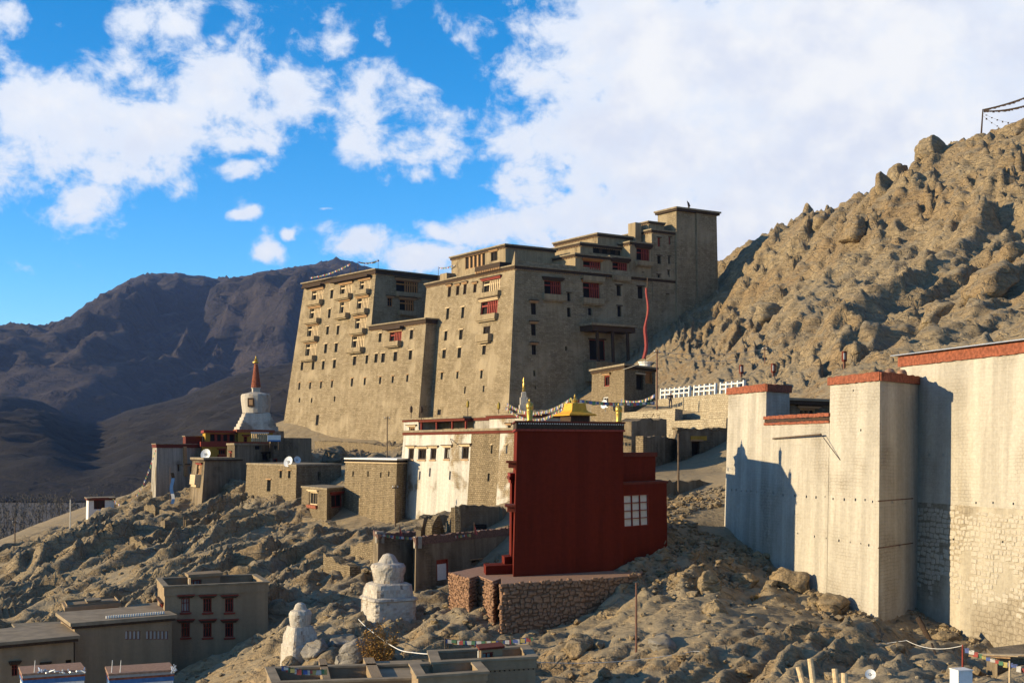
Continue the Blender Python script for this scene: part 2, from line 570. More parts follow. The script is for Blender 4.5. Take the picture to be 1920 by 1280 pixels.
# ------------------------------------------------------------------ terrain
TP = [  # photo x, photo y, distance
    # foot of the cream fort walls and the foreground slope
    (1357, 985, 93), (1410, 1030, 89), (1465, 1072, 84.6), (1560, 1120, 78), (1645, 1168, 73), (1722, 1135, 78), (1800, 1158, 75.5), (1920, 1200, 72), (2100, 1260, 66),
    (1640, 1280, 52), (1920, 1285, 49), (1400, 1280, 55.5), (1190, 1280, 60), (1000, 1290, 64), (1300, 1180, 66), (1500, 1200, 64), (1800, 1240, 60),
    (1300, 1100, 77), (1240, 1055, 83), (1250, 1000, 88), (1300, 960, 94), (1330, 1030, 86), (1400, 1100, 81), (1500, 1150, 75), (1100, 1220, 67), (1190, 1120, 75), (1040, 1215, 69),
    # around the red temple terrace
    (940, 1192, 72.5), (1000, 1188, 73), (1060, 1172, 74), (1130, 1135, 76), (1200, 1088, 78.5), (900, 1195, 73), (860, 1160, 76.5), (845, 1150, 78.5), (800, 1190, 75), (760, 1230, 71),
    (985, 1085, 84), (1100, 1040, 86), (1180, 1030, 85), (1000, 1020, 98),
    # street level houses and the ruined ground left of it
    (725, 1162, 80), (680, 1150, 82), (775, 1150, 81), (700, 1215, 73), (640, 1200, 75), (560, 1210, 76), (510, 1230, 78), (620, 1280, 68), (500, 1290, 74), (830, 1150, 84), (885, 1132, 88), (850, 1128, 92),
    (720, 1125, 96), (790, 1130, 94), (840, 1108, 99), (930, 1092, 97), (960, 1062, 104), (620, 1110, 98), (650, 1060, 110), (690, 1000, 128), (600, 1010, 132), (560, 1060, 118), (520, 1110, 106), (470, 1090, 118),
    (870, 1005, 114), (950, 985, 118), (760, 992, 138), (700, 985, 142), (630, 1003, 147), (580, 1015, 146), (540, 985, 158), (500, 960, 168), (470, 955, 176),
    (900, 945, 150), (1000, 920, 130), (1100, 900, 120),
    # left slope
    (400, 1235, 92), (300, 1250, 95), (200, 1275, 96), (520, 1190, 88), (100, 1240, 120), (0, 1240, 118), (250, 1160, 116), (340, 1120, 118), (420, 1060, 135), (450, 1010, 152),
    (400, 990, 172), (340, 975, 186), (290, 945, 200), (260, 990, 180), (200, 1040, 165), (150, 1090, 150), (100, 1120, 148), (40, 1130, 150), (0, 1130, 155), (230, 955, 222), (180, 975, 226), (120, 1005, 222), (60, 1030, 222), (0, 1045, 225),
    (-150, 1150, 150), (-200, 1100, 220), (250, 950, 260), (120, 1000, 280), (0, 1000, 300),
    # chorten hill and the foot of the palace
    (380, 900, 218), (450, 870, 226), (480, 825, 244), (430, 830, 262), (520, 812, 318), (470, 815, 330), (400, 870, 330), (600, 826, 306), (680, 832, 290), (740, 838, 278), (560, 860, 256), (640, 858, 236), (600, 885, 214), (540, 880, 205), (700, 866, 200), (680, 880, 172), (590, 930, 172),
    (830, 830, 262), (900, 812, 252), (953, 775, 244), (1000, 770, 244), (850, 850, 200), (950, 830, 190), (1060, 795, 200), (1080, 778, 235), (1040, 775, 250), (1110, 745, 254), (1165, 705, 252), (1210, 690, 245), (1250, 640, 268), (1285, 575, 285), (1330, 540, 296), (1300, 640, 262), (1380, 580, 268),
    # yard of the stone house, terraces with the railing
    (1110, 790, 172), (1170, 785, 166), (1230, 780, 170), (1240, 742, 165), (1300, 738, 160), (1370, 735, 155), (1180, 820, 150), (1300, 800, 140), (1230, 872, 116), (1300, 892, 109), (1350, 888, 110), (1280, 850, 122), (1200, 880, 112),
    # the rocky hill
    (1300, 700, 205), (1360, 712, 172), (1440, 712, 158), (1520, 706, 146), (1600, 690, 138), (1700, 662, 128), (1800, 660, 118), (1920, 640, 112), (2050, 620, 104), (1560, 790, 105), (1700, 780, 98), (1900, 760, 92),
    (1340, 660, 226), (1430, 600, 222), (1500, 565, 216), (1600, 525, 210), (1700, 490, 206), (1800, 445, 206), (1900, 410, 204), (2100, 350, 200), (1600, 620, 166), (1750, 595, 158), (1900, 550, 152), (2100, 520, 145), (1450, 650, 184),
    (1345, 502, 298), (1400, 470, 292), (1480, 434, 284), (1545, 404, 276), (1640, 371, 267), (1690, 335, 261), (1740, 292, 256), (1790, 262, 252), (1830, 246, 250), (1880, 255, 248), (1920, 240, 246), (2050, 190, 240), (2250, 150, 232),
    (1340, 520, 325), (1450, 480, 322), (1600, 430, 312), (1750, 370, 300), (1900, 330, 296), (2100, 310, 290),
]
tp = np.array([tuple(W(*p)) for p in TP])
cx_, cy_ = tp[:, 0] / 100.0, tp[:, 1] / 100.0


def _phi(r2):
    return np.where(r2 > 1e-12, 0.5 * r2 * np.log(np.maximum(r2, 1e-12)), 0.0)


n_ = len(tp)
K_ = _phi((cx_[:, None] - cx_[None]) ** 2 + (cy_[:, None] - cy_[None]) ** 2) + np.eye(n_) * 6e-4
Pm = np.stack([np.ones(n_), cx_, cy_], 1)
A_ = np.block([[K_, Pm], [Pm.T, np.zeros((3, 3))]])
sol_ = np.linalg.solve(A_, np.concatenate([tp[:, 2], np.zeros(3)]))
# coarse sheet, then bilinear lookup
CX0, CX1, CY0, CY1, CS = -260.0, 330.0, 0.0, 520.0, 2.0
gx_ = np.arange(CX0, CX1 + CS, CS)
gy_ = np.arange(CY0, CY1 + CS, CS)
GX, GY = np.meshgrid(gx_, gy_)
CO = np.zeros(GX.shape)
for i in range(n_):
    CO += sol_[i] * _phi((GX / 100 - cx_[i]) ** 2 + (GY / 100 - cy_[i]) ** 2)
CO += sol_[n_] + sol_[n_ + 1] * GX / 100 + sol_[n_ + 2] * GY / 100


def sstep(x, a, b):
    t = np.clip((x - a) / (b - a), 0, 1)
    return t * t * (3 - 2 * t)


VALLEY = CZ - 34.0
# fall away to the valley at the rim of the sheet
rim = np.minimum.reduce([sstep(GX, CX0 + 20, -95), 1 - sstep(GX, 170, CX1 - 20), 1 - sstep(GY, 330, 470), sstep(GY, 8, 48)])
CO = np.clip(CO, VALLEY - 4, CZ + 75)
CO = CO * rim + (VALLEY - 8) * (1 - rim)


def base_z(x, y):
    fx = np.clip((np.asarray(x, float) - CX0) / CS, 0, len(gx_) - 1.001)
    fy = np.clip((np.asarray(y, float) - CY0) / CS, 0, len(gy_) - 1.001)
    ix, iy = fx.astype(int), fy.astype(int)
    u, v = fx - ix, fy - iy
    return (CO[iy, ix] * (1 - u) * (1 - v) + CO[iy, ix + 1] * u * (1 - v) + CO[iy + 1, ix] * (1 - u) * v + CO[iy + 1, ix + 1] * u * v)


def disp(x, y):
    x, y = np.asarray(x, float), np.asarray(y, float)
    k = x / np.maximum(y, 1)
    hill = sstep(x, 22, 45) * sstep(y, 100, 135)
    left = (1 - sstep(k, -0.19, -0.11)) * (1 - sstep(y, 190, 240)) * sstep(y, 78, 100)
    front = (1 - sstep(y, 84, 96)) * sstep(k, -.2, -.12)
    cen = sstep(k, -.21, -.16) * (1 - sstep(k, -.06, -.02)) * sstep(y, 66, 78) * (1 - sstep(y, 130, 150))
    mid = (1 - sstep(k, -.07, -.04)) * sstep(y, 195, 220) * (1 - sstep(y, 285, 300))
    amp = 0.3 + .85 * hill + 1.2 * left + 0.62 * front + .9 * mid + .5 * cen
    yard = sstep(x, 8, 12) * (1 - sstep(x, 22, 27)) * sstep(y, 86, 96) * (1 - sstep(y, 150, 180))
    amp = amp * (1 - 0.8 * yard)
    # strata run up to the right: stretched along that line
    wx = x + 1.1 * pnoise(x / 9, y / 9, 5)
    wy = y + 1.1 * pnoise(x / 9, y / 9, 6)
    ax = wx * 0.62 + wy * 0.78
    bx = wx * 0.78 - wy * 0.62
    ax = ax + 5 * pnoise(x / 30, y / 30, 8)
    sc = 1 + 0.9 * hill
    ax = ax / (1 + 1.4 * hill)

    kk = .8 - .52 * front

    def saw(q, k=None):
        k = kk if k is None else k
        f = q - np.floor(q)
        return np.where(f < k, f / k, (1 - f) / (1 - k))
    ph = fbm(x / 15, y / 15, 4, 51)
    md1 = np.clip(.55 + 1.5 * fbm(bx / 6, ax / 22, 3, 61), 0.05, 1.4)
    md2 = np.clip(.5 + 1.7 * fbm(bx / 2.6, ax / 13, 3, 71), 0.0, 1.4)
    md3 = np.clip(.5 + 1.7 * fbm(bx / 1.2, ax / 6, 2, 81), 0.0, 1.3)
    r1 = saw(bx / (5.2 * sc) + 1.5 * ph + .2 * pnoise(ax / 11, bx / 5, 91)) * md1
    r2 = saw(bx / (2.0 * sc) + 2.0 * ph + .35 * pnoise(ax / 7, bx / 3, 92)) * md2
    r3 = saw(bx / (.85 * sc) + 3.0 * ph + .5 * pnoise(ax / 2, bx / 2, 93)) * md3
    d1, d2, v = cells(bx / (3.2 * sc) + 0.4 * pnoise(x / 2, y / 2, 12), ax / (13 * sc) + .4 * pnoise(x / 2, y / 2, 13), 4)
    c1 = sstep(d2 - d1, 0, .3) * (0.3 + v)
    e1, e2, w = cells(bx / (1.25 * sc), ax / (2.4 * sc), 9)
    c2 = sstep(e2 - e1, 0, .3) * (0.3 + w)
    lump = fbm(x / 24, y / 24, 3, 41)
    sm = fbm(x / 1.1, y / 1.1, 4, 47)
    rocky = sstep(fbm(x / 17, y / 17, 4, 57) + .22 * hill + .25 * left + .22 * cen, -.22, .16)
    d = rocky * ((1.25 + .7 * hill + .5 * left) * r1 + .6 * r2 + .24 * r3 + (.34 - .28 * hill - .2 * left) * (c1 - .45) + (.16 - .06 * hill - .06 * left) * (c2 - .4) - .7) + .14 * sm + (1 - rocky) * (.25 * lump)
    # crags near the crest of the hill
    crag = hill * sstep(base_z(x, y), CZ + 26, CZ + 42)
    g1, g2, gv = cells(bx / 7.0 + .5 * pnoise(x / 3, y / 3, 22), ax / 11.0 + .5 * pnoise(x / 3, y / 3, 23), 15)
    cr = sstep(g2 - g1, 0.0, 0.42) * gv * gv
    gul = saw(bx / 21.0 + .9 * fbm(x / 40, y / 40, 3, 95), .7) * np.clip(.7 + 1.2 * fbm(bx / 20, ax / 30, 2, 96), .1, 1.5)
    rg = fbm(bx / 2.6, ax / 3.4, 4, 97, .58, True)
    rs = fbm(x / 5.5, y / 5.5, 4, 98, .6, True)
    return amp * d + hill * (4.2 * (gul - .5) + .65 * rg + 1.25 * rs) + left * .22 * rg + front * (.16 * rg + .1 * fbm(x / .9, y / .9, 3, 99, .6, True) +   .1 * (c2 - .4) + .12 * (sstep(np.abs(pnoise(bx / 1.1, ax / 2.6, 88)), 0, .12) - .5)) + hill * 1.6 * lump + crag * (2.6 * cr - .9) + left * 0.8 * lump


def ground(x, y):
    return float(base_z(x, y) + disp(np.array([x]), np.array([y]))[0])


xs = np.concatenate([np.arange(-150, -110, 1.6), np.arange(-110, -48, 0.5), np.arange(-48, 38, 0.23), np.arange(38, 112, 0.42), np.arange(112, 230, 1.8)])
ys = 26.0 * np.exp(np.arange(0, math.log(470 / 26.0), 0.0034))
TX, TY = np.meshgrid(xs, ys)
TZ = base_z(TX, TY) + disp(TX, TY)
terrain = grid_mesh('hillside_terrain', TX, TY, TZ, M['rock'])


# far country: valley floor, dark near ridge, high far range
def floor_sheet():
    xs = np.linspace(-9000, 12000, 120)
    ys = np.linspace(-600, 13000, 90)
    X, Y = np.meshgrid(xs, ys)
    return grid_mesh('valley_floor', X, Y, np.full(X.shape, VALLEY), M['valley'])


floor_sheet()


def ridge(name, prof, Yc, front, back, mat, seed, nx, ny, rough, x0, x1, ex=1.0, spur=0.3):
    """a mountain whose crest line (photo pixels, seen at distance Yc) falls towards us over 'front' metres"""
    pp = np.array(prof, float)
    cxs = (pp[:, 0] - 960) / F * Yc
    czs = (HZ - pp[:, 1]) / F * Yc
    xs = np.linspace(x0, x1, nx)
    ys = np.concatenate([np.linspace(Yc - front, Yc, ny), np.linspace(Yc, Yc + back, ny // 4)[1:]])
    X, Y = np.meshgrid(xs, ys)
    # gullies and spurs run down towards us: crest displaced sideways with depth
    t = np.where(Y < Yc, (Yc - Y) / front, (Y - Yc) / back)
    wob = fbm(X / (front * .5), Y / (front * .5), 4, seed) * front * .22 * t
    Hc = np.interp(X + wob * .8, cxs, czs) * (1 - t) ** ex
    Hs = np.interp(X, cxs, czs)
    Hc = np.where(t < .06, Hs * (1 - t) ** ex * (1 - t / .06) + Hc * t / .06, Hc)
    tall = np.maximum(Hs, 10) + 34
    sp = fbm((X + wob) / (front * .20), Y / (front * .62), 6, seed + 3, .52, True)
    fine = fbm(X / (front * .06), Y / (front * .09), 5, seed + 9, .55, True)
    env = np.clip(t * 5, 0.0, 1) * np.clip((1 - t) * 3, 0, 1)
    small = fbm(X / (front * .03), Y / (front * .03), 4, seed + 5, .5, True)
    Z = Hc + tall * (spur * (sp - .1) * env + rough * (fine - .1) * env)
    fin2 = tall * .085 * (fine - .1) * (.04 + env) + tall * .03 * (small - .1) * (.22 + env)
    # nothing in front of the crest stands above it as seen from the town
    lim = np.interp(X * Yc / Y, cxs, czs) * Y / Yc * (1 - .10 * np.clip(t * 4, 0, 1)) - 34 * np.clip(t * 1.1, 0, 1) * 0
    sc = 0.02 * tall
    dlt = (lim - Z) / sc
    Z = lim - sc * np.logaddexp(0, np.clip(dlt, -60, 60)) + sc * .1
    Z = Z + fin2
    Z = Z + CZ - 34 * np.clip(t * 1.1, 0, 1)
    return grid_mesh(name, X, Y, Z, mat)


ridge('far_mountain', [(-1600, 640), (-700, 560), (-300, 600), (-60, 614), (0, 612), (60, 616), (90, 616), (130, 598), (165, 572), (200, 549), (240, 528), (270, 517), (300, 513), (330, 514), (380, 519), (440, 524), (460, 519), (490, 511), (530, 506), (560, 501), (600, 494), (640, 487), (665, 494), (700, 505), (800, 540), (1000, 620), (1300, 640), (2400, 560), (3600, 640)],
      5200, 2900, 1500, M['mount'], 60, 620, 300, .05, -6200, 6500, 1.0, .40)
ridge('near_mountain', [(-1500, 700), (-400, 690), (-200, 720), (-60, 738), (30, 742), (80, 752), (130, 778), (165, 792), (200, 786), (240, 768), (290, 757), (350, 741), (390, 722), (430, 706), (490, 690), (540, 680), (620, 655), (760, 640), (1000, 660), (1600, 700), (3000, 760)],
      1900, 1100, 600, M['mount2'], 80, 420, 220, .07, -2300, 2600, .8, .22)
# ------------------------------------------------------------------ building kit
class Face:
    def __init__(self, P, Q, m, z1):
        self.P = Vector((P[0], P[1]))
        e = Vector((Q[0] - P[0], Q[1] - P[1]))
        self.L = e.length
        self.e = e / self.L
        self.n = Vector((self.e.y, -self.e.x))
        self.m, self.z1 = m, z1

    def pt(self, s, z, d=0.0):
        o = self.m * (self.z1 - z) + d
        p = self.P + self.e * s + self.n * o
        return (p.x, p.y, z)

    def hit(self, px, py):
        kx, kz = (px - 960) / F, (HZ - py) / F
        t = (self.n.dot(self.P) + self.m * (self.z1 - CZ)) / (self.n.x * kx + self.n.y + self.m * kz)
        p = Vector((kx * t, t)) - self.P
        return p.dot(self.e), CZ + kz * t

    def rect(self, x0, y0, x1, y1):
        ym, xm = (y0 + y1) / 2, (x0 + x1) / 2
        s0, s1 = sorted((self.hit(x0, ym)[0], self.hit(x1, ym)[0]))
        z0, z1 = sorted((self.hit(xm, y0)[1], self.hit(xm, y1)[1]))
        return s0, s1, z0, z1

    def box(self, mb, s0, s1, z0, z1, d0, d1):
        f = self.pt
        mb.hexa([f(s0, z0, d1), f(s1, z0, d1), f(s1, z0, d0), f(s0, z0, d0), f(s0, z1, d1), f(s1, z1, d1), f(s1, z1, d0), f(s0, z1, d0)])


class Block:
    def __init__(self, par, plan, z1, z0=None, bat=0.0, mat='stone', name='wall'):
        self.par, self.plan, self.z1 = par, [tuple(p) for p in plan], z1
        n = len(plan)
        self.bat = list(bat) if hasattr(bat, '__len__') else [bat] * n
        if z0 is None:
            z0 = min(ground(*p) for p in plan) - 1.5
        self.z0 = z0
        self.mat, self.name = mat, name
        self.faces = [Face(plan[i], plan[(i + 1) % n], self.bat[i], z1) for i in range(n)]
        self.holes = [[] for _ in range(n)]

    def corner(self, i, z):
        n = len(self.plan)
        a, b = self.faces[i - 1], self.faces[i]
        p = Vector(self.plan[i])
        oa, ob = a.m * (self.z1 - z), b.m * (self.z1 - z)
        # p + x where x.n_a = oa and x.n_b = ob
        det = a.n.x * b.n.y - a.n.y * b.n.x
        x = (oa * b.n.y - ob * a.n.y) / det
        y = (a.n.x * ob - b.n.x * oa) / det
        return Vector((p.x + x, p.y + y))

    def offset(self, o, z=None):
        z = self.z1 if z is None else z
        out = []
        for i in range(len(self.plan)):
            a, b = self.faces[i - 1], self.faces[i]
            p = self.corner(i, z)
            det = a.n.x * b.n.y - a.n.y * b.n.x
            out.append((p.x + (o * b.n.y - o * a.n.y) / det, p.y + (a.n.x * o - b.n.x * o) / det))
        return out

    def make(self):
        mb = MB()
        n = len(self.plan)
        for i in range(n):
            f, H = self.faces[i], self.holes[i]
            cl = {}

            def edge(z):
                if z not in cl:
                    a = (self.corner(i, z) - f.P).dot(f.e)
                    b = (self.corner((i + 1) % n, z) - f.P).dot(f.e)
                    cl[z] = (a, b)
                return cl[z]
            zs = sorted({self.z0, self.z1} | {round(h[2], 4) for h in H} | {round(h[3], 4) for h in H})
            ss = sorted({round(h[0], 4) for h in H} | {round(h[1], 4) for h in H})
            vs, fs = [], []
            nc = len(ss) + 2
            for z in zs:
                a, b = edge(z)
                for s in [a] + ss + [b]:
                    vs.append(f.pt(s, z))
            for r in range(len(zs) - 1):
                zc = (zs[r] + zs[r + 1]) / 2
                c = 0
                while c < nc - 1:
                    if 0 < c < nc - 2:
                        sc = (ss[c - 1] + ss[c]) / 2
                        if any(h[0] < sc < h[1] and h[2] < zc < h[3] for h in H):
                            c += 1
                            continue
                    fs.append((r * nc + c, r * nc + c + 1, (r + 1) * nc + c + 1, (r + 1) * nc + c))
                    c += 1
            mb.add(vs, fs)
            for (s0, s1, z0, z1, d) in H:
                q = [f.pt(s0, z0), f.pt(s1, z0), f.pt(s1, z1), f.pt(s0, z1)]
                k = [f.pt(s0, z0, -d), f.pt(s1, z0, -d), f.pt(s1, z1, -d), f.pt(s0, z1, -d)]
                mb.add(q + k, [(0, 1, 5, 4), (1, 2, 6, 5), (2, 3, 7, 6), (3, 0, 4, 7)])
        top = [(*self.corner(i, self.z1), self.z1) for i in range(n)]
        mb.add(top, [tuple(range(n))])
        self.obj = mb.build(self.name, M[self.mat], self.par)
        return self.obj

    def slab(self, name, z0, z1, out, mat):
        mb = MB().prism(self.offset(out), self.z1 + z0, self.z1 + z1)
        return mb.build(name, M[mat], self.par)

    def beams(self, faces, z, step, size, out, mat, name='beam_ends'):
        mb = MB()
        for i in faces:
            f = self.faces[i]
            k = max(2, int(f.L / step))
            for j in range(k):
                s = (j + .5) / k * f.L
                f.box(mb, s - size / 2, s + size / 2, self.z1 + z - size, self.z1 + z, -.1, out)
        return mb.build(name, M[mat], self.par)

    def parapet(self, h, th, mat, name='parapet', cap=None, out=0.0):
        """ring wall round a flat roof"""
        o, i_ = self.offset(out), self.offset(-th)
        mb = ring(o, i_, self.z1, self.z1 + h)
        ob = mb.build(name, M[mat], self.par)
        if cap:
            ring(self.offset(out + .08), self.offset(-th - .06), self.z1 + h, self.z1 + h + .1).build('coping', M[cap], self.par)
        return ob


def ring(o, i_, z0, z1):
    n = len(o)
    mb = MB()
    vs = [(*p, z0) for p in o] + [(*p, z1) for p in o] + [(*p, z0) for p in i_] + [(*p, z1) for p in i_]
    fs = []
    for a in range(n):
        b = (a + 1) % n
        fs += [(a, b, n + b, n + a), (n + a, n + b, 3 * n + b, 3 * n + a), (2 * n + b, 2 * n + a, 3 * n + a, 3 * n + b), (a, 2 * n + a, 2 * n + b, b)]
    return mb.add(vs, fs)


def window(B, i, rect, kind='win', wood='wood', pane='dark', lintel='palewood', bars=None, sill=None, canopy='twigs', fl=None):
    """rect in photo pixels; kinds: slit, win, balcony, plain. Real hole, reveals, frame, lintel, sill"""
    f = B.faces[i]
    s0, s1, z0, z1 = f.rect(*rect)
    w, h = s1 - s0, z1 - z0
    depth = {'slit': .45, 'win': .35, 'balcony': .7, 'plain': .3, 'door': .4}[kind]
    depth = min(depth, max(.12, w * .5)) if kind != 'slit' else .4
    B.holes[i].append((s0, s1, z0, z1, depth))
    wd = MB()
    if kind == 'slit':
        f.box(wd, s0 - .05, s1 + .05, z0 - .05, z1 + .05, -depth - .06, -depth + .004)
        o = wd.build('window', M[pane], B.par)
    else:
        t = max(.025, min(.13, w * .11))
        f.box(wd, s0, s0 + t, z0, z1, -depth * .75, -depth * .35)
        f.box(wd, s1 - t, s1, z0, z1, -depth * .75, -depth * .35)
        f.box(wd, s0 + t, s1 - t, z1 - t, z1, -depth * .75, -depth * .35)
        f.box(wd, s0 + t, s1 - t, z0, z0 + t, -depth * .75, -depth * .35)
        o = wd.build('window' if kind != 'door' else 'door', M[wood], B.par)
        p = MB()
        f.box(p, s0 - .05, s1 + .05, z0 - .05, z1 + .05, -depth - .06, -depth + .004)
        p.build('pane' if kind != 'door' else 'door_leaf', M[pane], o)
        nb = bars if bars is not None else (1 if kind == 'win' else 5)
        if nb and kind != 'door':
            bw = .05 if kind == 'win' else max(.07, w / (nb + 1) * .38)
            if kind == 'balcony':
                d0, d1, za = -depth * .30, -depth * .12, z0 + h * .02
            else:
                d0, d1, za = -depth * .7, -depth * .45, z0 + t
            for j in range(nb):
                fr = (j + 1) / (nb + 1)
                if kind == 'balcony':
                    fr = .36 + .64 * (j + .5) / nb
                    bw = w * .64 / nb * .5
                s = s0 + w * fr
                b = MB()
                f.box(b, s - bw / 2, s + bw / 2, za, z1 - t, d0, d1)
                b.build('mullion', M[wood], o)
            if kind == 'balcony' or h > 1.2 * w:
                b = MB()
                f.box(b, s0 + t, s1 - t, z0 + h * .62, z0 + h * .62 + bw, d0 - .05, d0 - .002)
                b.build('transom', M[wood], o)
    if lintel:
        l = MB()
        ex = min(.3, w * .3)
        lh = max(.1, min(.28, h * .1))
        f.box(l, s0 - ex, s1 + ex, z1 + .02, z1 + lh, -.12, max(.12, lh * .9))
        if kind in ('win', 'balcony'):
            f.box(l, s0 - ex * 1.5, s1 + ex * 1.5, z1 + lh + .003, z1 + lh * 1.9, -.12, lh * 1.8)
        l.build('lintel', M[lintel], o)
        if canopy and kind in ('win', 'balcony'):
            l = MB()
            f.box(l, s0 - ex * 1.8, s1 + ex * 1.8, z1 + lh * 1.9 + .003, z1 + lh * 2.7, -.12, lh * 2.3)
            l.build('canopy', M[canopy], o)
    if sill:
        sm, sh, so, sx = sill        # material, height, projection, overhang
        b = MB()
        f.box(b, s0 - sx, s1 + sx, z0 - sh, z0 - .02, -.1, so)
        f.box(b, s0 - sx * .6, s1 + sx * .6, z0 - sh - .25 * sh, z0 - sh - .003, -.1, so * .7)
        b.build('balcony' if kind == 'balcony' else 'sill', M[sm], o)
    return o


def rough_wall(name, A, B, th, z0, tops, mat, parent=None, seed=0, jag=.15, step=.45, loc=None):
    """broken masonry wall from A to B (plan points), thickness to the far side; tops: heights along it"""
    rnd = random.Random(seed)
    A, B = Vector(A), Vector(B)
    L = (B - A).length
    e = (B - A) / L
    nrm = Vector((-e.y, e.x)) * th
    n = max(3, int(L / step))
    zs = np.interp(np.linspace(0, 1, n + 1), np.linspace(0, 1, len(tops)), tops)
    vs, fs = [], []
    for k in range(n + 1):
        p = A + e * (L * k / n)
        j = rnd.uniform(-jag, jag)
        wob = (rnd.uniform(-.04, .04), rnd.uniform(-.04, .04))
        q = p + nrm
        zt = zs[k] + j
        zt2 = zs[k] + rnd.uniform(-jag, jag)
        zb = z0 if not hasattr(z0, '__len__') else z0[0] + (z0[1] - z0[0]) * k / n
        vs += [(p.x + wob[0], p.y + wob[1], zb), (p.x + wob[0], p.y + wob[1], (zb + zt) / 2 + rnd.uniform(-.1, .1)), (p.x, p.y, zt), (q.x, q.y, zt2), (q.x + wob[0], q.y, zb)]
    for k in range(n):
        a, b = 5 * k, 5 * k + 5
        fs += [(a, b, b + 1, a + 1), (a + 1, b + 1, b + 2, a + 2), (a + 2, b + 2, b + 3, a + 3), (a + 3, b + 3, b + 4, a + 4)]
    fs += [(0, 1, 2, 3, 4), tuple(5 * n + i for i in (4, 3, 2, 1, 0))]
    mb = MB().add(vs, fs)
    return mb.build(name, M[mat] if isinstance(mat, str) else mat, parent, loc=loc)


def LCR(L, C, R):
    L, C, R = Vector(L), Vector(C), Vector(R)
    return [tuple(L), tuple(C), tuple(R), tuple(L + R - C)]


def c1(x, y):
    return 500 + .3282 * x, 440 + .3281 * y


def c2(x, y):
    return 780 + .2892 * x, 430 + .2891 * y


def c3(x, y):
    return 1040 + .28125 * x, 360 + .28125 * y


def crect(c, x0, y0, x1, y1):
    return (*c(x0, y0), *c(x1, y1))


def cwin(c, x, y, w, h):
    return crect(c, x - w / 2, y - h / 2, x + w / 2, y + h / 2)


# ------------------------------------------------------------------ the palace
PAL = root('palace', 'huge many-storeyed tan stone palace with slit windows and wooden balconies on the ridge', 'palace', (0, 270, Zp(800, 270)))


def crown(B, faces=(0, 1), t=.32, dark=.5, out=.35, beams=True, mat='coping'):
    """dark brushwood band, projecting eaves slab and row of beam ends"""
    B.slab('eaves', 0.003, dark, out * .5, 'twigs')
    B.slab('coping', dark + .004, dark + t, out, mat)
    if beams:
        B.beams(faces, -.02, .55, .17, .22, 'wood')


